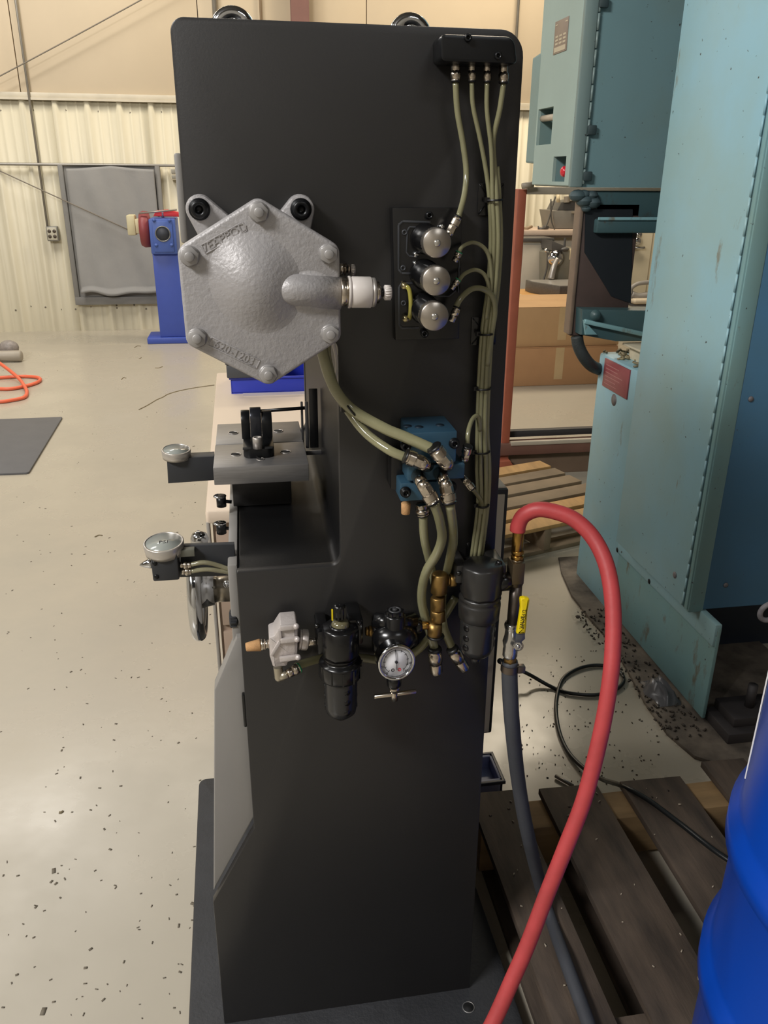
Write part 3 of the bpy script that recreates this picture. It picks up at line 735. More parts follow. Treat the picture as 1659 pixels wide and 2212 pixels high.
T([(874, 617, -.03), (883, 624, -.034), (887, 645, -.036), (887, 670, -.036), (884, 687, -.03), (878, 690, -.03)], 5, 'bridge_tube', M('yellow_clear_tube', (186, 176, 84), .1, trans=.3, coat=.5), vs_)

# ---- two thick tubes from the cylinder to the blue valve block
T([(694, 735, -.05), (700, 775, -.05), (722, 838, -.046), (760, 884, -.05), (830, 925, -.075), (875, 944, -.09), (938, 972, -.11)], 13)
T([(704, 730, -.04), (706, 775, -.04), (724, 840, -.03), (752, 886, -.034), (790, 935, -.06), (840, 972, -.09), (878, 989, -.10)], 11)
T([(718, 735, -.02), (726, 772, -.02), (727, 800, -.02), (720, 838, -.02), (735, 862, -.02)], 3.5, 'thin_tube', WPL)
tie(758, 884, 34, 5, -.046, -.9, .016)

# ---- blue valve block
Yk = -.078
a, d = P(886, 1000, Yk), P(988, 931, Yk)
vb_ = obj('valve_block', B().box((a.x, Yk, a.z-.002), (d.x, -.0005, d.z), .002), BLUEAN, mc, 'blue anodised valve block')
a2, d2 = P(880, 1040, Yk), P(1005, 1001, Yk); obj('middle_section', B().box((a2.x, Yk, a2.z), (d2.x, -.0005, d2.z-.0005), .002), BLUEAN, vb_)
a3, d3 = P(866, 1086, Yk), P(972, 1041, Yk); obj('lower_section', B().box((a3.x, Yk+.004, a3.z), (d3.x, -.0005, d3.z), .002), BLUEAN, vb_)
a4 = P(862, 1060, -.04); obj('pilot_cap', B().box((a4.x-.012, -.04, P(862, 1058, -.04).z), (a4.x+.02, -.001, P(862, 985, -.04).z), .003), BPL, vb_)
for px, py in ((877, 963), (981, 957), (876, 1063), (975, 1051)):
    q = P(px, py, Yk); r_ = 11.5*sc(px, py, Yk)
    obj('socket_screw', B().lathe(q+V(0, .002, 0), (0, -1, 0), [(0, r_*1.05), (.003, r_*1.05), (.0035, r_*.9), (.008, r_*.86), (.009, r_*.7), (.009, r_*.45), (.004, r_*.4), (.004, 0)], 20), BOX, vb_)
for px, py in ((880, 920), (905, 922), (950, 918)):
    q = PZ(px, py, d.z+.0004); obj('top_port', B().cyl(q+V(0, 0, -.0005), q+V(0, 0, .0004), .006, seg=16), M('port_dark', (16, 34, 48), .5), vb_)
fitting((876, 985), (914, 1001), 16, -.112, -.115, (922, 1004, -.082)); fitting((937, 966), (965, 1001), 16, -.118, -.118, (966, 1004, -.08))
fitting((937, 1086), (915, 1050), 15.5, -.118, -.112, (903, 1028, -.08)); fitting((971, 1087), (963, 1048), 15.5, -.118, -.112, (951, 1022, -.08))
fitting((1011, 964), (1004, 990), 10, -.075, -.07, (998, 993, -.03)); fitting((1021, 1057), (1005, 1038), 8.5, -.07, -.065, (995, 1026, -.04))
fitting((914, 1112), (910, 1088), 14, -.05)
obj('bronze_muffler', B().cyl(P(877, 1086, -.05), P(876, 1110, -.05), 10.5*sc(877, 1090, -.05), 9.5*sc(877, 1090, -.05), bev=.0008), BRONZE, mc, 'tan sintered muffler')
# ---- tubes from the block down to the regulator
T([(938, 1088, -.118), (949, 1120, -.108), (955, 1160, -.09), (944, 1195, -.075), (922, 1232, -.06), (912, 1270, -.045), (912, 1305, -.035), (922, 1345, -.03), (936, 1390, -.03), (941, 1412, -.03)], 11.5)
T([(972, 1089, -.118), (978, 1135, -.1), (978, 1175, -.075), (968, 1225, -.04), (955, 1290, -.02), (958, 1350, -.025), (975, 1395, -.035), (986, 1415, -.04)], 11)
T([(914, 1114, -.05), (917, 1165, -.045), (931, 1225, -.03), (945, 1290, -.016), (945, 1340, -.014)], 10)
fitting((939, 1402), (943, 1455), 14, -.034, hexf=True); fitting((977, 1402), (1004, 1446), 13, -.042)
# long tube behind the regulator to the white quick valve
T([(640, 1440, -.03), (660, 1432, -.022), (700, 1422, -.016), (770, 1420, -.014), (850, 1428, -.014), (905, 1402, -.014), (950, 1345, -.014), (985, 1290, -.014)], 9.5)

# ---- air preparation row: quick valve, lubricator, regulator, brass, filter
def vcyl(prof, px, py, Y, mat, parent, name, label=None, seg=28):
    """turned about a vertical axis at (px, py); prof is (image row, radius in px) from the top down"""
    p = P(px, py, Y); pr = []
    for yy, r in prof:
        q = P(px, yy, Y); pr.append((p.z-q.z, r*sc(px, yy, Y)))
    z0 = pr[0][0]
    return obj(name, B().lathe(p+V(0, 0, -z0), (0, 0, -1), [(t-z0, r) for t, r in pr], seg), mat, parent, label)
YA = -.065
# white quick valve
QW = M('white_cast_zinc', (196, 188, 184), .42, metal=.3, var=.08, vs=40, bump=.3, bs=220)
pts = [(581, 1378), (592, 1374), (606, 1352), (641, 1349), (644, 1362), (643, 1425), (622, 1432), (620, 1440), (590, 1443), (583, 1420)]
qv = obj('quick_valve', B().prism(rounded([(P(x, y, YA).x, P(x, y, YA).z) for x, y in pts][::-1], .003, 3), YA, -.022, 'y', .004), QW, mc, 'pale grey cast quick exhaust valve')
rb_ = B()
for (a, d) in (((605, 1357), (642, 1353)), ((606, 1384), (644, 1380)), ((604, 1424), (644, 1419))):
    rb_.obox(P(*a, YA-.003), P(*d, YA-.003), .006, .008, .0015)
for (a, d) in (((603, 1360), (606, 1385)), ((605, 1385), (586, 1416)),): rb_.obox(P(*a, YA-.002), P(*d, YA-.002), .004, .005, .001)
for x, y in ((640, 1353), (642, 1381), (644, 1420)): rb_.ball(P(x, y, YA-.005), .0045)
obj('ribs', rb_, QW, qv)
axis_part('valve_cap', [(646, 651, 22, 28), (651, 665, 23, 8)], (1381, 640, 1384, 700), YA+.018, QW, qv)
axis_part('nipple', [(665, 682, 10, 20)], (1385, 640, 1387, 700), YA+.018, NICK, qv)
axis_part('nut', [(563, 573, 14, 6), (573, 582, 10, 16)], (1393, 563, 1391, 585), YA+.02, NICK, qv)
a, d = P(563, 1393, YA+.02), P(531, 1398, YA+.02); s_ = sc(545, 1395, YA+.02)
obj('muffler', B().cyl(a, d, 13.5*s_, 9.5*s_, bev=.001), BRONZE, qv, 'tan sintered muffler cone')
el = B(); s_ = sc(602, 1455, YA+.01); r_ = 10*s_
el.cyl(P(600, 1440, YA+.02), P(603, 1462, YA+.02), r_, seg=18).ball(P(603, 1463, YA+.02), r_*1.02, seg=16).cyl(P(603, 1463, YA+.02), P(622, 1456, YA+.015), r_*.95, seg=16)
obj('elbow', el, M('nickel_elbow', (176, 168, 150), .35, metal=.8), qv)
fitting((646, 1442), (621, 1456), 11, YA+.02, YA+.012, ring=GREEN)
# lubricator
lub = vcyl([(1349, 20), (1352, 23), (1362, 24)], 733, 1360, YA, BPL, mc, 'lubricator', 'black lubricator with clear sight dome')
hx = B(); zt1, zb1 = P(733, 1352, YA).z, P(733, 1414, YA).z; pc_ = P(735, 1380, YA); R_ = 42*sc(735, 1380, YA)
hx.lathe((pc_.x, YA, zb1), (0, 0, 1), [(0, R_*.96), (.006, R_), (zt1-zb1-.004, R_), (zt1-zb1, R_*.9)], 8, rot0=pi/8)
obj('head', hx, BPL, lub)
hl = B(); a, d = P(683, 1352, YA+.02), P(786, 1346, YA+.02)
hl.box((a.x, YA+.002, P(690, 1402, YA+.02).z), (P(712, 1400, YA).x, -.002, P(690, 1352, YA+.02).z), .004)
obj('port_block', hl, BPL, lub)
hl = B().box((P(752, 1346, YA).x, YA+.005, P(770, 1398, YA).z), (P(786, 1346, YA).x, -.002, P(770, 1343, YA).z), .004)
obj('port_block', hl, BPL, lub)
obj('screw', B().ball(P(776, 1345, YA), .004).ball(P(685, 1352, YA), .004), BPL, lub)
vcyl([(1339, 6), (1341, 16), (1346, 19), (1353, 20.5), (1360, 19)], 735, 1350, YA, M('amber_dome', (206, 196, 150), .05, trans=.8, coat=.6), lub, 'sight_dome', 'clear sight dome')
kb = vcyl([(1306, 8), (1308, 13), (1334, 13), (1337, 10)], 733, 1320, YA, BPL, lub, 'knob')
kk = B(); kc = P(733, 1320, YA)
for k in range(10):
    t = 2*pi*k/10; r_ = 13.4*sc(733, 1320, YA); x, y = kc.x+cos(t)*r_, YA+sin(t)*r_
    kk.box((x-.0012, y-.0012, P(733, 1333, YA).z), (x+.0012, y+.0012, P(733, 1310, YA).z))
obj('knob_ribs', kk, BPL, lub)
obj('yellow_tag', B().box((P(716, 1335, YA).x, YA-.004, P(716, 1338, YA).z), (P(719, 1335, YA).x, YA-.001, P(717, 1315, YA).z)), YEL, lub)
vcyl([(1412, 36), (1418, 38), (1420, 34), (1424, 37), (1426, 45), (1430, 47), (1456, 46), (1461, 42), (1462, 34)], 735, 1430, YA, BPL, lub, 'clamp_ring')
bwl = vcyl([(1458, 36), (1462, 36), (1520, 35), (1534, 32), (1541, 24), (1542, 15), (1549, 13), (1551, 0)], 736, 1480, YA, M('smoke_bowl', (38, 38, 38), .24, var=.15), lub, 'bowl')
sl = B(); bc_ = P(736, 1500, YA); rr_ = 35.2*sc(736, 1500, YA)
for k in (1, 4, 6):
    t = -pi/2+(k-3.5)*pi/5
    for yy in (1478, 1500, 1522):
        q = V(bc_.x+cos(t)*rr_, YA+sin(t)*rr_, P(736, yy, YA).z); n_ = V(cos(t), sin(t), 0)
        sl.lathe(q-n_*.0006, n_, [(0, .0055), (.0007, .0052), (.0009, 0)], 12)
obj('sight_slots', sl, BPL, lub)
cr_ = B()
for k in range(12):
    t = 2*pi*k/12; R2 = 47*sc(735, 1440, YA); x, y = pc_.x+cos(t)*R2, YA+sin(t)*R2; cr_.box((x-.001, y-.001, P(735, 1457, YA).z), (x+.001, y+.001, P(735, 1430, YA).z))
obj('ring_ribs', cr_, BPL, lub)
# regulator
Yr = -.062
axis_part('pipe_nipple', [(789, 796, 10, 18), (796, 806, 12, 20)], (1365, 780, 1362, 820), Yr+.02, BRASSD, mc, 'brass nipple')
reg = vcyl([(1325, 20), (1328, 24), (1375, 24), (1392, 30), (1402, 28)], 852, 1350, Yr, BPL, mc, 'regulator', 'black regulator with white dial gauge')
b = B()
b.ball(P(852, 1376, Yr), .030, (1.15, .9, .85), seg=24)
for t, yy in ((-1, 1340), (1, 1340), (-1, 1378), (1, 1378)):
    b.cyl(P(852, yy+6, Yr), P(852+42*t, yy, Yr+.012), .011, .0125, seg=16)
axy = (1358, 800, 1350, 920)
obj('body', b, BPL, reg)
axis_part('end_nut', [(804, 816, 18, 8)], axy, Yr+.015, BPL, reg); axis_part('end_nut', [(893, 910, 17, 8)], axy, Yr+.015, BPL, reg)
obj('bracket', B().box((P(806, 1400, -.01).x, -.012, P(850, 1410, -.01).z), (P(905, 1400, -.01).x, -.0005, P(850, 1335, -.01).z), .004), BPL, reg)
kt = B(); kc = P(853, 1332, Yr); R2 = 19*sc(853, 1332, Yr); ztop = P(853, 1318, Yr).z
poly = []
for k in range(64):
    t = 2*pi*k/64; rr = R2*(1.06 if (k//4) % 2 == 0 else .93); poly.append((kc.x+cos(t)*rr, Yr+sin(t)*rr))
kt.prism(poly, kc.z-.006, ztop, 'z', .001)
obj('adjusting_knob', kt, BPL, reg)
kt = B().torus((kc.x, Yr, ztop), (0, 0, 1), R2*.62, .0016, 28, 8); kt.hexn((kc.x, Yr, ztop-.001), (kc.x, Yr, ztop+.003), R2*.32)
obj('knob_ring', kt, M('knob_grey', (56, 56, 58), .3), reg)
# pressure gauge, leaning back a little
gq = P(856.5, 1431, -.112); gs = sc(856, 1431, -.112)
gn = V(.10, -1, .12).normalized(); gR = 41*gs
gr = V(1, .10, 0).normalized(); gu = gn.cross(gr)*-1
if gu.z < 0: gu = -gu
gc = B().lathe(gq-gn*.026, gn, [(0, gR*.7), (0, gR*.95), (.018, gR*.97), (.019, gR*1.02), (.027, gR*1.02), (.029, gR*.99), (.029, gR*.87), (.024, gR*.86)], 40, cap=False)
ga = obj('pressure_gauge', gc, CHROME, reg, 'chrome rimmed white pressure gauge')
obj('dial_face', B().cyl(gq-gn*.004, gq-gn*.0035+gn*.0008, gR*.87, seg=40), WHITE, ga)
dz = gq-gn*.0025
def dial(t, r): return dz+gr*(cos(t)*r)+gu*(sin(t)*r)
b = B()
arc = [dial(radians(-50+k*280/40), gR*.66) for k in range(41)]
b.tube(arc, .00035, 4, raw=True)
for k in range(11):
    t = radians(-50+k*28); b.obox(dial(t, gR*.58), dial(t, gR*.70), .0008, .0004)
obj('scale', b, INK, ga)
for k, tx in enumerate(('160', '140', '120', '100', '80', '60', '40', '20', '0')):
    if k in (2, 3, 4, 5, 6): tx = ''
    if tx:
        t = radians(-50+k*35); lettering('scale_number', tx, gR*.20, INK, ga, facing(dial(t, gR*.79), gr, gu), .0001)
b = B(); b.cyl(dial(0, 0)+gn*.0004, dial(0, 0)+gn*.003, gR*.075, seg=14)
tn = radians(93); b.obox(dial(tn, gR*-.45)+gn*.0015, dial(tn, 0)+gn*.0015, gR*.075, .0006); b.obox(dial(tn, 0)+gn*.0015, dial(tn, gR*.72)+gn*.0015, gR*.035, .0006)
obj('needle', b, INK, ga)
obj('dial_mark', B().torus(dial(radians(248), gR*.5), gn, gR*.075, gR*.022, 16, 6), INK, ga); obj('dial_mark', B().torus(dial(radians(290), gR*.52), gn, gR*.075, gR*.024, 16, 6), REDINK, ga)
# curved plate behind the gauge
b = B(); s2 = sc(846, 1388, -.075)
qc = P(848, 1440, -.075)
th = [radians(60+k*78/14) for k in range(15)]
f_ = lambda t, r, y: (qc.x+cos(t)*r*s2, y, qc.z+sin(t)*r*s2)
b.prism([(qc.x+cos(t)*55*s2, qc.z+sin(t)*55*s2) for t in th]+[(qc.x+cos(t)*40*s2, qc.z+sin(t)*40*s2) for t in th[::-1]], -.078, -.074, 'y', .0008)
obj('arc_plate', b, M('pale_brass', (190, 176, 130)), reg)
vcyl([(1455, 17), (1478, 16), (1484, 12)], 851, 1470, -.085, BPL, reg, 'bonnet'); vcyl([(1480, 12), (1490, 12), (1491, 8), (1498, 7.5), (1512, 7.5), (1513, 5)], 852, 1495, -.085, NICK, reg, 'screw_stem')
obj('tee_handle', B().cyl(P(808, 1505, -.085), P(899, 1494, -.085), 5.2*sc(850, 1500, -.085), bev=.001), NICK, reg, 'steel tee handle')
# brass cluster
Yg = -.05
br = vcyl([(1345, 16), (1370, 16), (1372, 14)], 939, 1355, Yg, BRASSD, mc, 'brass_tee', 'dull brass tee, union and elbow')
axis_part('nipple', [(909, 926, 9, 18)], (1351, 909, 1351, 930), Yg, BRASS, br)
a, d = P(946, 1341, Yg), P(946, 1289, Yg); obj('hex_union', B().hexn(a, P(946, 1318, Yg), 17*sc(946, 1320, Yg)).hexn(P(946, 1316, Yg), d, 16.5*sc(946, 1320, Yg), .5), BRASSD, br)
vcyl([(1238, 14), (1241, 17.5), (1279, 18), (1282, 14)], 949, 1260, Yg, BRASSD, br, 'elbow')
axis_part('hex_nut', [(966, 971, 12, 18), (971, 984, 16, 6)], (1254, 960, 1253, 990), Yg+.005, BRASSD, br)
b = B(); b.torus(P(941, 1374, Yg), (0, 0, 1), 16*sc(941, 1374, Yg), .0022, 24, 8); obj('oring', b, TIE, br)
# filter at the right
Yf = -.062
fx_ = P(1040, 1250, Yf); s2 = sc(1040, 1250, Yf)
b = B(); zt1, zb1 = P(1040, 1218, Yf).z, P(1040, 1283, Yf).z
b.lathe((fx_.x, Yf, zb1), (0, 0, 1), [(0, 44*s2), (.004, 46*s2), (zt1-zb1-.004, 46*s2), (zt1-zb1, 42*s2)], 8, rot0=pi/8)
fil = obj('air_filter', b, M('filter_black', (38, 37, 36), .32, var=.1), mc, 'black air filter with dark bowl')
FB = MATS['filter_black']
b = B(); b.box((P(985, 1240, Yf).x, Yf+.0, P(990, 1262, Yf).z), (P(1010, 1240, Yf).x, -.001, P(990, 1222, Yf).z), .004); obj('port_block', b, FB, fil); b = B()
b.box((P(1062, 1240, Yf).x, Yf-.005, P(1062, 1276, Yf).z), (P(1092, 1240, Yf).x, -.004, P(1062, 1220, Yf).z), .004); obj('port_block', b, FB, fil)
axis_part('port_ring', [(1075, 1100, 21, 24)], (1257, 1075, 1255, 1100), Yf, BPL, fil)
obj('screw', B().ball(P(1088, 1243, Yf-.01), .004).ball(P(991, 1238, Yf), .004).ball(P(1078, 1216, Yf), .005), BPL, fil)
vcyl([(1283, 38), (1288, 46), (1293, 40), (1297, 45), (1302, 46), (1330, 44), (1335, 38)], 1036, 1300, Yf, FB, fil, 'clamp_ring')
vcyl([(1330, 39), (1340, 39), (1392, 37), (1404, 33), (1412, 24), (1413, 10), (1422, 10), (1429, 9), (1430, 4)], 1031, 1370, Yf, M('smoke_bowl', (38, 38, 38)), fil, 'bowl')
sl = B(); bc_ = P(1031, 1370, Yf); rr_ = 38.6*sc(1031, 1370, Yf)
for k in (2, 5):
    t = -pi/2+(k-3.5)*pi/4.2+.15
    for yy in (1345, 1366, 1386):
        q = V(bc_.x+cos(t)*rr_, Yf+sin(t)*rr_, P(1031, yy, Yf).z); n_ = V(cos(t), sin(t), 0)
        sl.lathe(q-n_*.0006, n_, [(0, .0055), (.0007, .0052), (.0009, 0)], 12)
obj('sight_slots', sl, BPL, fil)
# drop leg: swivel, coupling, pipe, ball valve
Yv = -.06
PIPE = M('grey_brown_pipe', (98, 90, 84), .35, metal=.8, var=.12)
drop = vcyl([(1205, 13), (1215, 14.5), (1262, 15), (1266, 12)], 1116, 1240, Yv, M('bronzed_block', (92, 80, 62), .4, metal=.7, var=.15), mc, 'inlet_block', 'bronze-coloured inlet block with ball valve below')
obj('square_boss', B().box((P(1104, 1262, Yv-.012).x, Yv-.014, P(1104, 1264, Yv-.012).z), (P(1131, 1262, Yv-.012).x, Yv+.014, P(1104, 1218, Yv-.012).z), .002), MATS['bronzed_block'], drop)
vcyl([(1144, 11), (1146, 12.5), (1186, 13), (1188, 11)], 1119, 1165, Yv, BRASS, drop, 'hose_ferrule', 'bright brass ferrule')
a, d = P(1118, 1188, Yv), P(1117, 1207, Yv); obj('hex_swivel', B().hexn(a, P(1118, 1197, Yv), 14*sc(1118, 1190, Yv)).hexn(P(1118, 1198, Yv), d, 15.5*sc(1118, 1190, Yv), .4), BRASS, drop)
vcyl([(1262, 13.5), (1350, 13.8)], 1112, 1300, Yv, PIPE, drop, 'pipe')
CHV = M('valve_chrome', (186, 184, 180), .16, metal=.9, var=.12, vs=40)
bv = vcyl([(1345, 15), (1349, 17), (1356, 16), (1360, 14), (1374, 15), (1385, 18), (1398, 15), (1402, 16), (1415, 16), (1420, 13)], 1104, 1380, Yv, CHV, mc, 'ball_valve', 'chrome ball valve with yellow lever')
b = B(); b.cyl(P(1108, 1388, Yv-.005), P(1122, 1396, Yv-.03), .007, seg=14); b.hexn(P(1117, 1394, Yv-.026), P(1119, 1396, Yv-.038), .0065)
b.ball(P(1119, 1396, Yv-.038), .0035); obj('valve_stem', b, CHV, bv)
hl = [(1115, 1367), (1134, 1366), (1134, 1380), (1127, 1386), (1125, 1405), (1117, 1407), (1112, 1400), (1113, 1385)]
obj('lever_plate', B().prism([(P(x, y, Yv-.03).x, P(x, y, Yv-.03).z) for x, y in hl][::-1], Yv-.031, Yv-.027, 'y', .0008), M('grey_lever', (98, 100, 106), .4, metal=.6), bv)
hy = [(1115, 1368), (1134, 1366), (1136, 1352), (1138, 1322), (1143, 1296), (1142, 1291), (1132, 1289), (1124, 1291), (1123, 1296), (1124, 1312), (1120, 1340)]
lv = obj('lever_grip', B().prism(rounded([(P(x, y, Yv-.03).x, P(x, y, Yv-.03).z) for x, y in hy][::-1], .0015, 3), Yv-.034, Yv-.024, 'y', .003, 3), YEL, bv, 'yellow lever grip')
up_ = (P(1133, 1310, Yv)-P(1127, 1352, Yv)); up_.y = 0
q = P(1127.5, 1344, Yv-.0343); lettering('grip_print', 'VALVE', .0075, INK, bv, facing(q, up_, V(-up_.z, 0, up_.x)), .0001)
q = P(1131.5, 1343, Yv-.0343); lettering('grip_print', '600 WOG', .0055, INK, bv, facing(q, up_, V(-up_.z, 0, up_.x)), .0001)
q = P(1132, 1323, Yv-.0343); lettering('grip_print', '1/2', .0075, INK, bv, facing(q, up_, V(-up_.z, 0, up_.x)), .0001)
obj('hex_bush', B().hexn(P(1102, 1418, Yv), P(1102, 1430, Yv), 15*sc(1102, 1420, Yv), .3), BRASSD, bv)

# ---- table, tooling and gauges in the throat
zt2 = 1.091; yF = .222; ySeam = PZ(460, 961, zt2).y; yB = PZ(461, 916, zt2).y
TX0, TX1 = -.0725, .0885
tb = obj('table_plate', B().box((TX0, yF, 1.0595), (TX1, ySeam-.0022, zt2), .0012), STEEL, mc, 'ground steel table plate')
tb2 = obj('table_plate', B().box((TX0+.0005, ySeam+.0022, 1.0595), (TX1, yB, zt2-.0005), .0012), STEEL, mc, 'ground steel table plate')
obj('pedestal', B().box((P(503, 1075, .27).x, .27, .999), (P(630, 1075, .27).x, yB-.04, 1.0595), .002), BLACK, mc)
HOLE = M('hole_dark', (8, 8, 9), .8)
for px, py, pt in ((509, 982, tb), (617, 976, tb), (504, 935, tb2), (601, 931, tb2), (563, 992, tb)):
    q = PZ(px, py, zt2); o_ = obj('screw_hole', B().cyl((q.x, q.y, zt2-.001), (q.x, q.y, zt2+.0003), .0085 if py != 992 else .006, seg=20), HOLE, pt)
    obj('hole_rim', B().torus((q.x, q.y, zt2+.0002), (0, 0, 1), .009 if py != 992 else .0065, .0009, 20, 6), ALU, pt)
qb = PZ(560, 990, zt2)
xc = qb.x; y0 = qb.y; hwid = 33*sc(560, 985, y0)
die = obj('die_holder', B().prism(rounded([(xc-hwid, y0+.012), (xc-hwid*.72, y0), (xc+hwid*.72, y0), (xc+hwid, y0+.012), (xc+hwid, y0+.075), (xc-hwid, y0+.075)], .01, 5), zt2, zt2+.017, 'z', .0012), BOX, mc, 'black die holder clamped on the table')
yU = y0+.062
def slab(x0, x1, ztop, name='die_slab', mat=BOX):
    r = .02; yc = yU+r
    prof = [(yU, zt2+.017)]+[(yc-r*cos(t), ztop-r+r*sin(t)) for t in [k*pi/12 for k in range(13)]]+[(yU+2*r, zt2+.017)]
    return obj(name, B().prism(prof, x0, x1, 'x', .0015), mat, die)
X = lambda px: P(px, 900, yU).x
slab(X(520), X(539), P(530, 890, yU).z-.002); slab(X(539.6), X(564), P(550, 886, yU).z, mat=M('worn_black_steel', (62, 64, 70), .25, metal=.7, var=.2, vs=30)); slab(X(564.6), X(587), P(575, 891, yU).z-.002)
q = PZ(557, 968, zt2+.017)
b = B(); r_ = 10.5*sc(557, 960, q.y); b.lathe((q.x, q.y, zt2+.017), (0, 0, 1), [(0, r_), (.019, r_), (.020, r_*.9), (.020, r_*.55), (.012, r_*.5), (.012, 0)], 24)
obj('clamp_screw', b, ALU, die, 'bright socket head clamp screw')
b = B(); b.box((q.x-.026, q.y-.006, zt2+.0168), (q.x-.012, q.y+.006, zt2+.0176), .004).box((q.x+.012, q.y-.006, zt2+.0168), (q.x+.026, q.y+.006, zt2+.0176), .004); obj('slot', b, HOLE, die)
obj('stop_rod', B().cyl(P(563, 888, yU+.03), P(662, 881, yU+.03), .0032, seg=10), BOX, mc)
Yb_ = .36
b = B(); b.box((P(652, 960, Yb_).x, Yb_, P(655, 970, Yb_).z), (P(657, 960, Yb_).x, Yb_+.004, P(655, 868, Yb_).z), .001).box((P(661, 960, Yb_-.02).x, Yb_-.022, P(661, 968, Yb_-.02).z), (P(668, 960, Yb_-.02).x, Yb_-.016, P(661, 868, Yb_-.02).z), .001)
b.box((P(652, 966, Yb_).x, Yb_-.025, P(655, 975, Yb_).z), (P(735, 970, Yb_).x, Yb_-.018, P(655, 966, Yb_).z), .001)
obj('guard_bracket', b, M('dark_steel_bracket', (84, 84, 86), .35, metal=.7), mc)
o_ = obj('guard_panel', B().box((P(670, 960, .34).x, .34, P(670, 968, .34).z), (.116, .343, P(670, 840, .34).z), .001), BPL, mc)
obj('bracket_screw', B().cyl(P(706, 966, Yb_-.028), P(720, 965, Yb_-.028), .005, seg=12), BOX, mc)
# upper dial gauge on its arm
Yd = .30
DIALR = M('satin_rim', (186, 180, 172), .3, metal=.6, var=.05); DF = M('dial_grey', (150, 154, 148), .2, var=.05, coat=.6)
a, d = P(361, 1046, Yd), P(466, 988, Yd)
GA = M('gauge_black', (44, 46, 50), .5)
ug = obj('upper_gauge_arm', B().prism([(P(360, 991, Yd).x, P(362, 991, Yd).z), (P(462, 986, Yd).x, P(462, 986, Yd).z), (P(463, 1038, Yd).x, P(463, 1038, Yd).z), (P(363, 1045, Yd).x, P(363, 1045, Yd).z)], Yd, Yd+.03, 'y', .002), GA, mc, 'black gauge arm with a round dial on top')
def dialhead(px, py, Y, rpx, hpx, parent, tilt):
    c = P(px, py, Y); s2 = sc(px, py, Y); n_ = Vector(tilt).normalized(); R = rpx*s2; h = hpx*s2
    o1 = obj('dial_case', B().lathe(c-n_*h, n_, [(0, R*.8), (0, R*.96), (h*.3, R*.98), (h*.95, R), (h, R*.97), (h, R*.9), (h*.9, R*.9)], 40, cap=False), DIALR, parent)
    obj('dial_glass', B().cyl(c-n_*h*.12, c-n_*h*.04, R*.91, seg=36), DF, o1 if parent is mc else parent)
    obj('dial_back', B().cyl(c-n_*h, c-n_*h*.9, R*.85, seg=30), GA, parent)
    return o1, c, n_, R
dialhead(380.5, 970, Yd+.012, 31, 19, ug, (.03, -.10, 1))
# lower gauge
Yl_ = .06
lg = obj('lower_gauge_arm', B().prism([(P(392, 1180, Yl_).x, P(392, 1180, Yl_).z), (-.0405, P(508, 1176, Yl_).z), (-.0405, P(512, 1244, Yl_).z), (P(388, 1248, Yl_).x, P(388, 1248, Yl_).z)], Yl_, Yl_+.012, 'y', .002), GA, mc, 'black lower gauge arm with round dial, chrome tip and twin tubes')
obj('gauge_block', B().box((P(331, 1257, Yl_-.02).x, Yl_-.022, P(331, 1256, Yl_-.02).z), (P(388, 1250, Yl_-.02).x, Yl_+.03, P(331, 1190, Yl_-.02).z), .003), GA, lg)
o1, c_, n_, R_ = dialhead(353, 1170, Yl_+.0, 43, 26, lg, (-.03, -.12, 1))
q = c_-n_*.001; lettering('dial_print', 'PSI', .012, INK, lg, facing(q+V(0, 0, .0004), (1, 0, 0), (0, 1, .12)), .0001)
a, d = P(331, 1216, Yl_), P(302, 1221, Yl_); s2 = sc(320, 1218, Yl_)
obj('chrome_tip', B().lathe(a, d-a, [(0, 12*s2), (8*s2, 11*s2), (18*s2, 7.5*s2), (26*s2, 3.5*s2), (29*s2, 1.5*s2), (29.5*s2, 0)], 20), CHROME, lg, 'pointed chrome tip')
obj('spacer', B().box((P(388, 1201, Yl_-.012).x, Yl_-.014, P(388, 1203, Yl_-.012).z), (P(421, 1199, Yl_-.012).x, Yl_-.001, P(388, 1188, Yl_-.012).z), .001), M('olive_grey_block', (96, 96, 86), .45), lg)
for px, py in ((334, 1217), (338, 1246)): obj('screw', B().ball(P(px, py, Yl_-.022), .004, (1, .5, 1)), BOX, lg)
for k, py in enumerate((1221, 1235)):
    axis_part('tube_fitting', [(388+k*4, 396+k*4, 7, 6), (396+k*4, 405+k*4, 9, 16), (405+k*4, 413, 7.5, 16)], (py, 388, py-1, 420), Yl_-.012, NICK, lg)
T([(412, 1220, Yl_-.012), (440, 1215, Yl_-.014), (470, 1221, Yl_-.01), (500, 1232, Yl_-.006), (508, 1234, Yl_-.004)], 5.2, 'gauge_tube', TUBEC, lg)
T([(413, 1234, Yl_-.012), (445, 1230, Yl_-.013), (475, 1233, Yl_-.01), (500, 1237, Yl_-.006), (508, 1238, Yl_-.004)], 5.2, 'gauge_tube', TUBEC, lg)
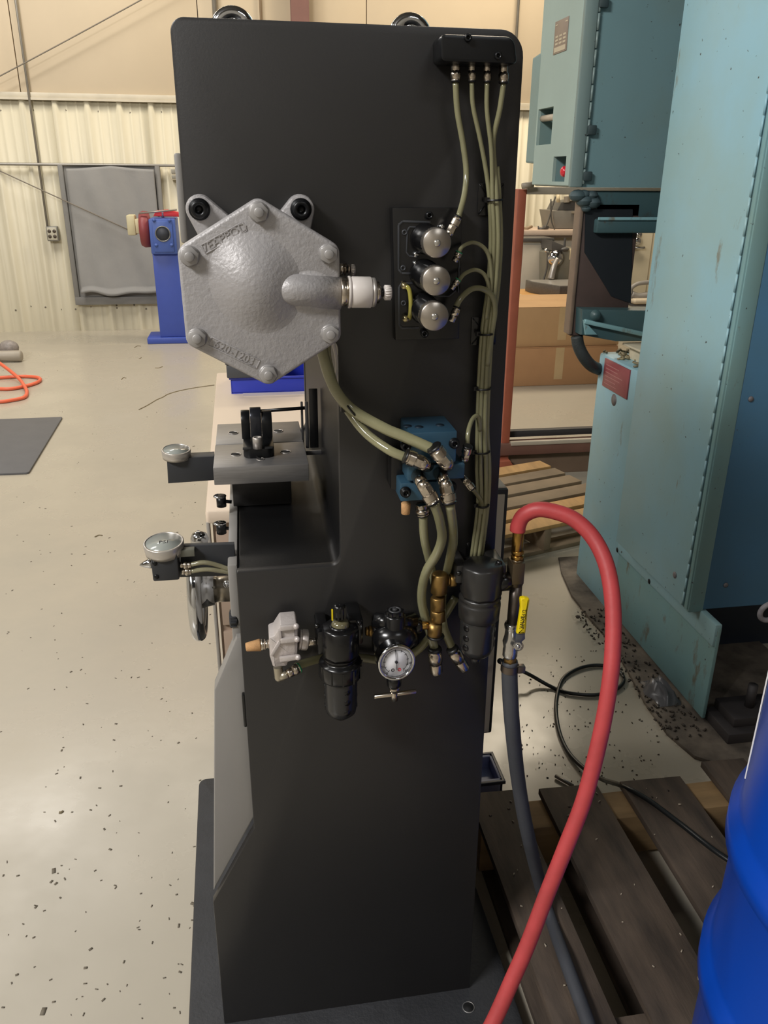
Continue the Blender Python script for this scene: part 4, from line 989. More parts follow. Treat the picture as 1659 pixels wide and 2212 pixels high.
# hand wheel and shaft
Yh = .25
h0, h1 = P(458, 1274, Yh), P(504, 1268, Yh); s2 = sc(480, 1270, Yh)
hw = obj('hand_wheel', B().lathe((h0.x+.004, Yh, h0.z), (-1, 0, 0), [(0, .012), (0, .028), (.012, .030), (.022, .034), (.030, .052), (.034, .066), (.036, .05), (.036, .022), (.046, .018), (.047, 0)], 36), CHROME, mc, 'polished chrome hand wheel')
Rw = 106*s2
wc = V(h0.x-.026, Yh, h0.z)
obj('rim', B().torus(wc, (1, 0, 0), Rw-.0105, .0125, 56, 14), CHROME, hw)
b = B()
for k in range(3):
    t = pi/2+k*2*pi/3+.5; e_ = wc+V(0, cos(t), sin(t))*(Rw-.012); b.tube([h0+V(-.022, cos(t)*.03, sin(t)*.03), (h0+e_)/2+V(-.02, 0, 0)*.4, e_], .0085, 10)
obj('spoke', b, CHROME, hw)
hp_ = P(424, 1176, Yh-.02)
b = B(); b.lathe((wc.x+.004, Yh-.02, wc.z+Rw-.006), V(hp_.x-wc.x, 0, .02), [(0, .006), (.008, .007), (.014, .012), (.026, .016), (.036, .015), (.042, .009), (.044, 0)], 20)
obj('crank_handle', b, CHROME, hw)
b = B().cyl((h0.x, Yh, h0.z), (h1.x+.004, Yh, h0.z), 28*s2, seg=32)
shf = obj('shaft_sleeve', b, M('satin_stainless', (160, 152, 138), .3, metal=1.0, var=.06), hw)
q = P(490, 1262, Yh-.022); obj('grub_screw', B().ball(q, .005).torus(q, (0, 1, 0), .006, .0015, 16, 6), CHROME, hw)
# black star knob and tee knobs on the front strip
q = P(505, 1343, .03); s2 = sc(505, 1343, .03); poly = []
b = B(); b.lathe((P(515, 1343, .03).x, .04, q.z), (-1, 0, 0), [(0, .010), (.002, .0125), (.012, .0135), (.014, .011)], 24)
for k in range(10):
    t = 2*pi*k/10; b.obox((P(515, 1343, .03).x-.003, .04+cos(t)*.0128, q.z+sin(t)*.0128), (P(515, 1343, .03).x-.013, .04+cos(t)*.0128, q.z+sin(t)*.0128), .004, .003, .0006)
obj('star_knob', b, GA, mc)
for py, Yk_ in ((1082, .24), (1140, .20)):
    a = P(478, py, Yk_); s2 = sc(478, py, Yk_)
    b = B(); b.cyl(a, (-.046, Yk_, a.z-.003), .003, seg=10); b.cyl(a+V(0, 0, -.010), a+V(0, 0, .008), .0085, seg=14)
    o_ = obj('tee_knob', b, BOX, mc)
    obj('knob_cap', B().ball(a+V(-.002, 0, .009), .0095, (1.2, 1, .4)), CHROME, o_)
# ---- control enclosure at the back right
zc1, zc0 = .975, .384
Yc0 = .35; xe = P(1098, 1300, Yc0)
X0c, X1c = .369, P(1099, 1062, Yc0).x
ce = obj('control_box', B().box((X0c, Yc0, zc0), (X1c, .66, zc1), .004), BLACK, mc, 'taupe control enclosure with black edges')
obj('box_face', B().box((X0c+.002, Yc0-.004, zc0+.006), (X1c-.008, Yc0+.001, zc1-.010), .002), CTRL, ce)
obj('box_lid', B().box((X0c+.001, Yc0+.006, zc1-.001), (X1c-.004, .655, zc1+.003), .001), M('beige_lid_lit', (214, 204, 190), .5), ce)  # same beige as the face, painted lighter for the lit top

# ================================================================== HOSES AND CABLES
st = P(1118, 1147, Yv)
rp = [st, P(1120, 1134, -.06), P(1131, 1114, -.062), P(1160, 1101, -.07), P(1196, 1105, -.08), P(1240, 1122, -.095), P(1280, 1160, -.115), P(1308, 1215, -.14), P(1322, 1285, -.165), P(1325, 1370, -.19), P(1318, 1470, -.215), P(1297, 1590, -.235), P(1262, 1725, -.255), P(1222, 1830, -.27), P(1180, 1935, -.285), P(1140, 2040, -.30), P(1105, 2120, -.315), P(1062, 2215, -.335), P(1000, 2330, -.36), P(930, 2500, -.40)]
rr0 = 17*sc(1160, 1101, -.06)
o = obj('red_air_hose', B().tube(rp, rr0, 20, 8), RED, origin=rp[11]); tag(o, 'thick red rubber air hose arching from the brass ferrule down to the bottom edge', 'hose')
gp = [P(1101, 1428, Yv), P(1101, 1470, Yv), P(1106, 1560, -.055), P(1120, 1690, -.02), P(1142, 1810, .0), PZ(1178, 1950, .17), PZ(1225, 2085, .165), PZ(1272, 2215, .165), PZ(1330, 2400, .165)]
o = obj('rubber_hose', B().tube(gp, .0128, 16, 8), RUB, origin=gp[5])
tag(o, 'charcoal rubber hose hanging from the ball valve and trailing over the pallet', 'hose')
b = B(); c0_ = P(1101, 1441, Yv); b.cyl(c0_+V(0, 0, -.006), c0_+V(0, 0, .006), .0142, seg=24); b.box(c0_+V(.010, -.012, -.006), c0_+V(.022, -.002, .006), .001)
obj('hose_clamp', b, M('clamp_steel', (110, 100, 92), .35, metal=.9), o)
zf = .008
kp = [P(1080, 1428, .3), PZ(1112, 1442, .12), PZ(1145, 1458, .04), PZ(1190, 1483, zf), PZ(1230, 1497, zf), PZ(1285, 1501, zf), PZ(1325, 1492, zf), PZ(1346, 1474, zf), PZ(1342, 1455, zf), PZ(1318, 1441, zf), PZ(1285, 1437, zf), PZ(1250, 1444, zf), PZ(1220, 1462, zf), PZ(1206, 1490, zf), PZ(1201, 1530, zf), PZ(1208, 1580, zf), PZ(1228, 1625, zf), PZ(1262, 1660, zf+.01), PZ(1300, 1683, .05), PZ(1345, 1698, .143), PZ(1400, 1728, .158), PZ(1470, 1780, .160), PZ(1540, 1835, .172), PZ(1620, 1890, .172), PZ(1700, 1960, .172)]
o = obj('black_cable', B().tube(kp, .0062, 10, 8), CABLE, origin=PZ(1206, 1490, 0)); tag(o, 'black electric cable looped on the floor behind the red hose', 'cable')
o = obj('steel_rod', B().cyl(PZ(1200, 1676, .008), PZ(1238, 1698, .008), .005, seg=10), STEEL, origin=PZ(1218, 1687, 0)); tag(o, 'short thin steel rod lying on the floor at the pallet end', 'rod')
bx_ = thing('blue_bin', 'small slate blue bin standing on the floor behind the black machine', 'bin', PZ(1062, 1710, 0)+V(0, .05, 0))
a, d = PZ(1036, 1718, 0), PZ(1088, 1712, 0)
SLB = M('slate_blue_plastic', (124, 132, 170), .45)
yq = a.y; zz = P(1085, 1686, yq).z
b = B(); b.box((a.x-.05, yq, 0), (d.x-.004, yq+.012, zz), .003).box((a.x-.05, yq+.1, 0), (d.x-.004, yq+.112, zz), .003).box((d.x-.014, yq, 0), (d.x-.004, yq+.112, zz), .003).box((a.x-.05, yq, 0), (a.x-.04, yq+.112, zz), .003).box((a.x-.05, yq, 0), (d.x-.004, yq+.112, .008))
obj('bin_body', b, SLB, bx_); obj('bin_rim', B().prism([(a.x-.055, yq-.006), (d.x+.001, yq-.006), (d.x+.001, yq+.118), (a.x-.055, yq+.118), (a.x-.055, yq+.11), (d.x-.007, yq+.11), (d.x-.007, yq+.002), (a.x-.055, yq+.002)], zz-.008, zz+.002, 'z', .001), M('dark_slate', (40, 44, 66), .4), bx_)

# ================================================================== PALLET AND DRUM (right foreground)
WOOD = M('dirty_pallet_wood', (92, 78, 66), .75, var=.5, vs=3.5, bump=.35, bs=30, stretch=(7, 1.2, 7), col2=(54, 46, 40), lo=.3, hi=.7)
WOODL = M('raw_pallet_wood', (190, 150, 96), .7, var=.25, vs=4, bump=.3, bs=30, stretch=(7, 1, 7))
zp = .15; th_ = .018
pal = thing('wood_pallet', 'weathered wooden pallet carrying the blue drum in the right foreground', 'pallet', (.85, -.15, 0))
def slat(l0, l1, r0, r1, tl=0, zoff=0, mat=WOOD):
    """left edge pixels near->far, right edge pixels near->far, on the pallet top"""
    L0, L1, R0, R1 = (PZ(*q, zp+zoff) for q in (l0, l1, r0, r1))
    k = -.75
    def e(a, d):
        t = (k-a.y)/(d.y-a.y); return a+(d-a)*t
    L0, R0 = e(L0, L1), e(R0, R1)
    return obj('deck_board', B().prism([(L0.x, L0.y), (R0.x, R0.y), (R1.x, R1.y), (L1.x, L1.y)], zp+zoff-th_, zp+zoff, 'z', .0015), mat, pal)
slat((1140, 2175), (1036, 1850), (1318, 2210), (1160, 1795)) if False else None
s1 = [PZ(1152, 2212, zp), PZ(1032, 1840, zp), PZ(1320, 2212, zp), PZ(1164, 1798, zp)]
def board(xl_n, xr_n, yfar, ynear=-.75, skew=0.0, z=zp):
    return obj('deck_board', B().prism([(xl_n, ynear), (xr_n, ynear), (xr_n+skew, yfar), (xl_n+skew, yfar+.004)], z-th_, z, 'z', .0015), WOOD, pal)
yend = PZ(1180, 1704, zp).y
xA0 = max(.47, PZ(1100, 2040, zp).x); xA1 = PZ(1240, 2000, zp).x
xB0 = PZ(1320, 2020, zp).x; xB1 = PZ(1430, 1932, zp).x
xC0 = PZ(1460, 1885, zp).x; xC1 = PZ(1525, 1755, zp).x
board(xA0, xA1, yend+.01); board(xB0, xB1, yend, skew=-.002); board(xC0, xC1, yend-.006, skew=.002)
board(xC1+.075, xC1+.19, yend+.02, z=zp+.012, skew=.0)
board(xC1+.25, xC1+.36, yend+.0)
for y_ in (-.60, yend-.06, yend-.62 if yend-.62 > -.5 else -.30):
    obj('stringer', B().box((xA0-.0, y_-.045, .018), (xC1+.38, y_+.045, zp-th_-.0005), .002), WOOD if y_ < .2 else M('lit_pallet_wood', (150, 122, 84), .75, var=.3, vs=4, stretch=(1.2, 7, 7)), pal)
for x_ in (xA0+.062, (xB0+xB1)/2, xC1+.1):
    obj('bottom_board', B().box((x_-.05, -.72, 0), (x_+.05, yend-.01, .0175), .0015), WOOD, pal)
nl_ = B()
for x_ in ((xA0+xA1)/2, (xB0+xB1)/2, (xC0+xC1)/2):
    for dx in (-.025, .025):
        for y_ in (-.28, yend-.06): nl_.cyl((x_+dx, y_+dx*.3, zp-.001), (x_+dx, y_+dx*.3, zp+.0006), .004, seg=8)
obj('nails', nl_, M('rusty_nail', (70, 60, 54), .5, metal=.5), pal)
b = B()
for k in range(70):
    x_, y_ = random.uniform(xA0, xC1), random.uniform(-.35, yend)
    if (xA1 < x_ < xB0) or (xB1 < x_ < xC0): continue
    L_ = random.uniform(.0015, .0035); a_ = random.uniform(0, pi); b.obox((x_-L_*cos(a_), y_-L_*sin(a_), zp+.0015), (x_+L_*cos(a_), y_+L_*sin(a_), zp+.0015), L_*.7, .003)
obj('pale_crumbs', b, M('crumb_pale', (170, 158, 140), .7), pal, kind='stuff')
# splinter scraps near the bottom edge
0 and obj('wood_scrap', B().obox(PZ(1128, 2120, .012), PZ(1160, 2230, .012), .04, .022, .002), WOODL, origin=PZ(1145, 2180, 0))
# drum
DR = M('blue_drum_plastic', (8, 66, 172), .30, var=.06, vs=4, spec=.5)
zd = zp+.0125
R_d = .29
g = PZ(1558, 1934, zd+.4)
dv = Vector((ray(1540, 2000).x, ray(1540, 2000).y, 0)).normalized()
# the left silhouette ray touches a drum whose axis stands to its right
rn = Vector((dv.y, -dv.x, 0))
dist = 1.13
ctr = Vector((CAMP.x, CAMP.y, 0))+dv*dist+rn*R_d
drum = thing('plastic_drum', 'big bright blue plastic drum standing on the pallet at the right edge', 'drum', (ctr.x, ctr.y, zd))
def dprof():
    pr = [(0, R_d-.02), (.012, R_d-.004), (.03, R_d)]
    for zc__ in (.225, .495):
        pr += [(zc__-.04, R_d), (zc__-.028, R_d+.004), (zc__-.016, R_d+.015), (zc__+.016, R_d+.015), (zc__+.028, R_d+.004), (zc__+.04, R_d)]
    pr += [(.82, R_d-.002), (.835, R_d+.008), (.865, R_d+.008), (.875, R_d-.004), (.868, R_d-.02)]
    return pr
obj('drum_body', B().lathe((ctr.x, ctr.y, zd), (0, 0, 1), dprof(), 72), DR, drum)
obj('drum_lid', B().lathe((ctr.x, ctr.y, zd+.862), (0, 0, 1), [(0, R_d-.021), (.006, R_d-.021), (.008, R_d-.03)], 48), DR, drum)
for k in (0, 1): obj('bung', B().cyl((ctr.x+(.17 if k else -.17), ctr.y, zd+.868), (ctr.x+(.17 if k else -.17), ctr.y, zd+.885), .035, seg=24, bev=.004), DR, drum)
lb = B(); a0 = math.atan2(-rn.y, -rn.x)
nA = 14
for i in range(nA):
    t0, t1 = a0-.02-.9*i/nA, a0-.02-.9*(i+1)/nA
    q = [(ctr.x+cos(t)*(R_d+.0015), ctr.y+sin(t)*(R_d+.0015), zz) for t, zz in ((t0, zd+.545), (t1, zd+.545), (t1, zd+.80), (t0, zd+.80))]
    lb.bm.faces.new([lb.bm.verts.new(p) for p in q])
bmesh.ops.remove_doubles(lb.bm, verts=lb.bm.verts, dist=1e-5)
bmesh.ops.solidify(lb.bm, geom=list(lb.bm.faces), thickness=-.002)
obj('paper_label', lb, M('paper_white_label', (232, 230, 226), .5), drum, 'white paper label')

# ================================================================== BLUE-GREEN PRESS (right)
def teal(name, c, wear=.5, c2=(120, 112, 92)):
    if name in MATS: return MATS[name]
    mt = M(name, c, .42, vs=2.6, bump=.08, bs=18, col2=(c[0]*.99+3, c[1]*.96, c[2]*.91), lo=.38, hi=.66)
    nt = mt.node_tree; b_ = nt.nodes['Principled BSDF']; L = nt.links.new
    old = b_.inputs['Base Color'].links[0].from_socket
    tc = nt.nodes.new('ShaderNodeTexCoord'); mp = nt.nodes.new('ShaderNodeMapping'); mp.inputs['Scale'].default_value = (3.0, 3.0, 1.0); L(tc.outputs['Object'], mp.inputs['Vector'])
    n1 = nt.nodes.new('ShaderNodeTexNoise'); n1.inputs['Scale'].default_value = 4; n1.inputs['Detail'].default_value = 9; n1.inputs['Roughness'].default_value = .7; L(mp.outputs['Vector'], n1.inputs['Vector'])
    r1 = nt.nodes.new('ShaderNodeMapRange'); r1.inputs['From Min'].default_value = .69-.13*wear; r1.inputs['From Max'].default_value = .76-.13*wear; r1.inputs['To Max'].default_value = .75; L(n1.outputs['Fac'], r1.inputs['Value'])
    mx = nt.nodes.new('ShaderNodeMix'); mx.data_type = 'RGBA'; L(r1.outputs['Result'], mx.inputs['Factor']); L(old, mx.inputs['A']); mx.inputs['B'].default_value = lin(c2)
    n3 = nt.nodes.new('ShaderNodeTexNoise'); n3.inputs['Scale'].default_value = 60; n3.inputs['Detail'].default_value = 3; L(tc.outputs['Object'], n3.inputs['Vector'])
    r3 = nt.nodes.new('ShaderNodeMapRange'); r3.inputs['From Min'].default_value = .70; r3.inputs['From Max'].default_value = .74; L(n3.outputs['Fac'], r3.inputs['Value'])
    mx2 = nt.nodes.new('ShaderNodeMix'); mx2.data_type = 'RGBA'; L(r3.outputs['Result'], mx2.inputs['Factor']); L(mx.outputs['Result'], mx2.inputs['A']); mx2.inputs['B'].default_value = lin((62, 66, 64)); L(mx2.outputs['Result'], b_.inputs['Base Color'])
    return mt
TL1 = teal('teal_paint', (142, 184, 198), .5); TL2 = teal('teal_paint_worn', (118, 158, 164), 1.0, (108, 96, 74)); TL3 = teal('deep_teal_paint', (112, 142, 146), .2)
TLF = teal('blue_teal_front', (70, 116, 150), .4)
RUST = M('brown_rust_plate', (82, 66, 60), .6, var=.3, vs=6)
press = thing('industrial_press', 'huge blue-green industrial press with hinged cabinet door at the right', 'machine', (1.8, 1.4, 0))
Xc = 1.25; yn, yf2 = .872, 1.377; zc_ = .348
cb_ = obj('column_cabinet', B().box((Xc+.012, yn+.01, zc_), (2.6, yf2-.002, 3.2), .006), TLF, press)
obj('cabinet_door', B().box((Xc, yn+.02, zc_+.001), (Xc+.014, yf2, 3.19), .003), TL1, cb_)
obj('hinge_strip', B().box((Xc-.001, yn-.002, zc_+.002), (Xc+.016, yn+.016, 3.18), .004), TL2, cb_)
hg = B()
for k in range(60): hg.cyl((Xc-.003, yn+.020, zc_+.008+k*.046), (Xc-.003, yn+.020, zc_+.052+k*.046), .003, seg=10)
obj('piano_hinge', hg, TL1, cb_)
obj('front_panel', B().box((Xc+.05, yn-.004, zc_+.0), (2.6, yn+.012, 3.2), .004), TLF, cb_); obj('front_stile', B().box((Xc+.004, yn-.006, zc_-.006), (Xc+.052, yn+.01, 3.2), .004), TL2, cb_)
for px, py in ((1458, 1242),): q = PX(px, py, Xc); obj('rivet', B().lathe(q+V(.001, 0, 0), (-1, 0, 0), [(0, .011), (.003, .010), (.0045, .005), (.0048, 0)], 16), M('taupe_rivet', (116, 112, 114), .5), cb_)
for px, py in ((1568, 1264), (1622, 862)): q = P(px, py, yn-.006); obj('rivet', B().lathe(q+V(0, .001, 0), (0, -1, 0), [(0, .008), (.003, .007), (.004, 0)], 16), M('taupe_rivet', (116, 112, 114), .5), cb_)
Xb = 1.30; yb0, yb1 = .775, 1.80; zb1_ = .94
bs3 = obj('press_base', B().box((Xb, yf2+.06, 0), (2.6, yb1, zb1_), .012), TL1, press)
obj('base_leg', B().box((Xb+.002, yb0, .02), (Xb+.014, yf2+.07, zc_-.012), .004), TL2, press)
obj('base_shelf', B().box((Xb-.006, yb0+.004, zc_-.075), (Xb+.016, yf2+.07, zc_-.002), .004), TL1, press)
for px, py in ((1333, 1188), (1402, 1256)): q = PX(px, py, Xb-.0065); obj('screw_hole', B().cyl(q, q+V(.003, 0, 0), .009, seg=16), HOLE, bs3)
q = PX(1326, 864, Xb-.0005); obj('knockout', B().cyl(q, q+V(.003, 0, 0), .022, seg=20), M('taupe_rivet', (116, 112, 114)), bs3)
pl = [PX(x, y, Xb-.004) for x, y in ((1308, 774), (1361, 800), (1353, 863), (1301, 830))]
ys_ = [p.y for p in pl]; zs_ = [p.z for p in pl]
npl = obj('red_nameplate', B().box((Xb-.005, min(ys_), min(zs_)), (Xb+.001, max(ys_), max(zs_)), .001), M('faded_red_plate', (150, 78, 82), .4, var=.15, vs=12), bs3, 'faded red nameplate')
b = B()
for k in range(6):
    zz = max(zs_)-.02-k*.0135; b.box((Xb-.0056, max(ys_)-.02-.15*random.random()*.4-.09, zz-.0015), (Xb-.0049, max(ys_)-.018, zz+.0015))
obj('plate_print', b, M('plate_print_grey', (176, 120, 118), .5), npl)
# debris on top of the base
b = B()
for k in range(160):
    x_, y_ = random.uniform(Xb+.01, Xb+.5), random.uniform(yf2+.08, yb1-.01); L_ = random.uniform(.004, .016); a_ = random.uniform(0, pi)
    b.obox((x_-L_*cos(a_), y_-L_*sin(a_), zb1_+.003), (x_+L_*cos(a_), y_+L_*sin(a_), zb1_+.003+random.uniform(0, .008)), L_*.8, .005)
obj('debris', b, M('tan_debris', (150, 138, 108), .8, var=.4, vs=30), bs3, kind='stuff')
obj('side_shelf', B().box((Xb+.06, yf2+.10, zb1_+.0), (Xb+.4, yf2+.30, zb1_+.045)).box((Xb+.04, yf2+.06, zb1_+.045), (Xb+.45, yf2+.32, zb1_+.052), .001), M('bone_shelf', (206, 196, 170), .6, var=.25, vs=14), bs3)
# head over the table
Xh = 1.10
f = lambda px, py: PX(px, py, Xh)
hY0, hY1 = f(1246, 300).y, f(1138, 300).y; hz0 = f(1243, 405).z; hzs = f(1142, 128).z
ystep = f(1176, 60).y
hd_ = obj('press_head', B().prism([(hY0, hz0), (f(1153, 402).y, hz0), (f(1153, 352).y, f(1150, 354).z), (hY1, f(1135, 352).z), (hY1, hzs), (ystep, hzs+.01), (ystep, 3.0), (hY0, 3.0)], Xh, 2.0, 'x', .008), TL3, press)
ob_ = hd_
# left door of the head with window openings built as recessed boxes
obj('head_door', B().prism([(hY0+.012, hz0+.004), (f(1153, 402).y-.01, hz0+.004), (f(1153, 402).y-.01, hzs-.01), (ystep-.01, hzs), (ystep-.01, 2.99), (hY0+.012, 2.99)], Xh-.012, Xh-.0005, 'x', .003), M('grey_teal_door', (150, 170, 164), .5, var=.1, vs=3), hd_)
obj('corner_strip', B().box((Xh-.014, hY0-.012, hz0), (Xh+.03, hY0+.010, 3.0), .006), teal('grey_teal_strip', (118, 136, 134), .3), hd_)
hg = B()
for k in range(28): hg.cyl((Xh+.034, hY0-.008, hz0+.01+k*.05), (Xh+.034, hY0-.008, hz0+.056+k*.05), .0045, seg=8)
obj('piano_hinge', hg, teal('grey_teal_strip', (96, 116, 116)), hd_)
door_o = bpy.data.objects['head_door']
def cut(o, lo, hi):
    """sink a real pocket into o"""
    k = obj('cutter', B().box(lo, hi), TL3)
    md = o.modifiers.new('cut', 'BOOLEAN'); md.operation = 'DIFFERENCE'; md.object = k; md.solver = 'EXACT'
    bpy.context.view_layer.update()
    me = bpy.data.meshes.new_from_object(o.evaluated_get(bpy.context.evaluated_depsgraph_get()))
    o.modifiers.remove(md); me.shade_flat(); o.data = me
    bpy.data.objects.remove(k)
def recess(px4, deep):
    ps = [PX(x, y, Xh-.0122) for x, y in px4]; ya, yb_ = min(p.y for p in ps), max(p.y for p in ps); za, zb_ = min(p.z for p in ps), max(p.z for p in ps)
    for o in (door_o, hd_): cut(o, (Xh-.1, ya, za), (Xh+deep, yb_, zb_))
    return ya, yb_, za, zb_
ya, yb_, za, zb_ = recess(((1163, 238), (1194, 230), (1190, 306), (1159, 314)), .10)
obj('window_bar', B().cyl((Xh+.006, yb_+.004, (za+zb_)/2+.03), (Xh+.006, ya-.004, (za+zb_)/2+.028), .011, seg=12), M('bone_bar', (180, 168, 148), .5), hd_)
ya, yb_, za, zb_ = recess(((1196, 340), (1223, 337), (1219, 390), (1192, 392)), .09)
obj('red_button', B().ball((Xh-.006, ya+.024, (za+zb_)/2-.008), .018, (.8, 1, 1)).cyl((Xh-.004, ya+.024, (za+zb_)/2-.008), (Xh+.091, ya+.024, (za+zb_)/2-.008), .010), M('red_button_plastic', (206, 34, 52), .25, coat=.5), hd_)
q4 = [PX(x, y, Xh-.014) for x, y in ((1200, 48), (1228, 38), (1223, 108), (1195, 119))]
ya, yb_, za, zb_ = min(p.y for p in q4), max(p.y for p in q4), min(p.z for p in q4), max(p.z for p in q4)
o_ = obj('rating_plate', B().box((Xh-.0145, ya, za), (Xh-.0118, yb_, zb_), .0006), M('taupe_plate', (134, 120, 108), .4, var=.1), hd_, 'taupe rating plate with pale boxes')
b = B(); h_ = zb_-za; w_ = yb_-ya
for r in range(3):
    for c in range(3): b.box((Xh-.0152, ya+w_*(.1+.29*c), za+h_*(.27+.11*r)), (Xh-.0144, ya+w_*(.1+.29*c+.2), za+h_*(.27+.11*r+.06)))
b.box((Xh-.0152, ya+w_*.08, za+h_*.05), (Xh-.0144, ya+w_*.92, za+h_*.2))
b.box((Xh-.0152, ya+w_*.04, za+h_*.86), (Xh-.0144, ya+w_*.2, za+h_*.9)); b.box((Xh-.0152, ya+w_*.78, za+h_*.86), (Xh-.0144, ya+w_*.94, za+h_*.9))
obj('plate_boxes', b, M('bone_print', (186, 174, 150), .5), hd_)
b = B()
for k, zz in enumerate((.02, .16, .52, .9)): b.box((Xh+.03, hY0-.018, hz0+zz), (Xh+.06, hY0-.006, hz0+zz+.03), .004)
obj('door_clip', b, M('dark_teal_metal', (52, 66, 68), .5), hd_)
# slides and table under the head
Yt = hY0+.02
g = lambda px, py, Y=Yt: P(px, py, Y)
DT = teal('dark_oily_teal', (58, 84, 88), .8, (60, 56, 46))
sl1 = obj('upper_slide', B().prism([(g(1262, 412).x, g(1262, 412).z), (2.0, g(1262, 412).z), (2.0, g(1300, 470).z), (g(1292, 470).x, g(1292, 470).z), (g(1284, 445).x, g(1284, 445).z)], Yt, Yt+.05, 'y', .006), DT, press)
obj('slide_rail', B().box((g(1284, 470).x, Yt-.03, g(1284, 503).z), (1.95, Yt+.06, g(1284, 472).z), .006), DT, sl1)
obj('slide_edge', B().box((g(1284, 470).x, Yt-.036, g(1284, 475).z), (1.95, Yt-.029, g(1284, 468).z), .002), TL2, sl1)
b = B()
for k in range(9): b.ball(g(1262+random.uniform(-14, 22), 425+random.uniform(-8, 26), Yt-.01), random.uniform(.012, .026), (1.2, 1, .8), seg=10)
obj('grease_lumps', b, M('grey_grease', (70, 88, 92), .6, var=.4, vs=30), sl1)
px0 = g(1243, 430).x
px0 = g(1258, 430).x
mp_ = obj('wear_plate', B().box((px0, Yt+.0, g(1232, 726).z), (g(1366, 600).x, Yt+.035, g(1243, 438).z), .006), RUST, press)
obj('plate_edge', B().box((px0-.008, Yt-.008, g(1232, 722).z), (px0+.006, Yt+.045, g(1243, 436).z), .004), M('lit_brown_edge', (122, 104, 88), .5, var=.25, vs=10), mp_)  # left edge coloured lighter than the plate, as if lit
obj('shadow_patch', B().prism([(g(1262, 470).x, g(1262, 452).z), (g(1366, 452).x, g(1366, 452).z), (g(1362, 655).x, g(1362, 655).z), (g(1320, 640).x, g(1320, 640).z), (g(1262, 545).x, g(1262, 545).z)], Yt-.003, Yt+.002, 'y'), M('cast_shadow_black', (30, 34, 38), .5), mp_)  # thin dark sheet stands in for a cast shadow across the wear plate
Yt2 = Yt-.06
tbl = obj('press_table', B().prism([(g(1258, 668, Yt2).x, g(1258, 668, Yt2).z), (2.0, g(1380, 682, Yt2).z), (2.0, g(1380, 745, Yt2).z), (g(1330, 745, Yt2).x, g(1330, 738, Yt2).z), (g(1256, 724, Yt2).x, g(1256, 724, Yt2).z)], Yt2, Yt+.04, 'y', .008), DT, press)
obj('table_lip', B().obox(g(1262, 694, Yt2-.01), g(1400, 724, Yt2-.01), .02, .016, .004), TL2, tbl)
obj('table_wedge', B().prism([(g(1258, 690, Yt2).x, g(1258, 690, Yt2).z), (g(1262, 722, Yt2).x, g(1262, 722, Yt2).z), (g(1288, 722, Yt2).x, g(1288, 722, Yt2).z)], Yt2-.012, Yt2, 'y', .002), TL2, tbl)
obj('table_stub', B().cyl(g(1286, 682, Yt2-.02), g(1286, 676, Yt2+.05), .018, seg=16), DT, tbl)
cp = [PX(1246, 728, 1.16), PX(1250, 750, 1.18), PX(1262, 770, 1.2), PX(1280, 786, 1.24), PX(1300, 800, 1.32)]
obj('coolant_hose', B().tube([P(1246, 726, Yt), P(1250, 748, Yt), P(1262, 772, Yt), P(1278, 790, Yt+.02), P(1300, 800, Yt+.08)], .022, 14), M('dark_hose', (52, 58, 58), .6, bump=.8, bs=120), press)
# leveling shoe, underside in painted shade and grey ring
a, d = PZ(1528, 1622, .0), PZ(1640, 1612, 0)
sh = obj('leveling_shoe', B().box((Xb+.02, .66, .0), (Xb+.26, .80, .045), .004).box((Xb+.05, .69, .045), (Xb+.24, .80, .075), .004), M('dark_iron', (58, 54, 54), .6, var=.3), press)
obj('jack_bolt', B().cyl((Xb+.13, .745, .075), (Xb+.13, .745, .15), .014, seg=14), M('dark_iron', (58, 54, 54)), sh)
obj('back_skirt', B().box((Xb+.09, yf2-.2, .0), (2.6, yf2+.02, zc_-.005)), M('shaded_navy', (30, 42, 58), .6), press)  # shade under the cabinet is put into this dark navy colour
q = P(1662, 1322, .70); obj('grey_ring', B().torus(q, (0, 1, .1), .028, .0075, 32, 12), M('speckled_grey', (150, 146, 150), .5, var=.3, vs=90), press)
# grout pad along the press
GR = M('stained_grout', (122, 112, 100), .8, var=.4, vs=7, bump=.5, bs=40, col2=(64, 58, 52))
gp_ = []
for k, (px, py) in enumerate(((1205, 1213), (1212, 1240), (1235, 1290), (1270, 1340), (1315, 1390), (1352, 1450), (1400, 1530), (1440, 1590), (1500, 1640), (1560, 1660))):
    q = PZ(px, py, 0); gp_.append((q.x+random.uniform(-.006, .006), q.y))
gp_ += [(1.75, gp_[-1][1]), (1.75, 1.95), (1.28, 1.95)]
o_ = obj('grout_pad', B().prism(gp_[::-1], 0, .012, 'z', .002), GR, fl)
b = B()
for k in range(260):
    t = random.random(); x_ = 1.16+.13*random.random(); y_ = .70+.8*t; L_ = random.uniform(.0015, .006); a_ = random.uniform(0, pi)
    b.obox((x_-L_*cos(a_), y_-L_*sin(a_), .0135), (x_+L_*cos(a_), y_+L_*sin(a_), .0135+random.uniform(0, .005)), L_, .004)
obj('grime_flakes', b, M('grime_dark', (74, 66, 58), .8, var=.3), fl, kind='stuff')
b = B().grid(10, 8, lambda u, v: (1.20+.08*u+.01*sin(9*v), .86+.14*v, .013+.05*sin(pi*u)*sin(pi*v)*(1+.4*sin(17*u+5*v))))
o = obj('plastic_scrap', b, M('crumpled_film', (120, 120, 124), .25, trans=.3), origin=(1.24, .93, .013)); tag(o, 'crumpled translucent plastic scrap on the grout beside the press foot', 'plastic')

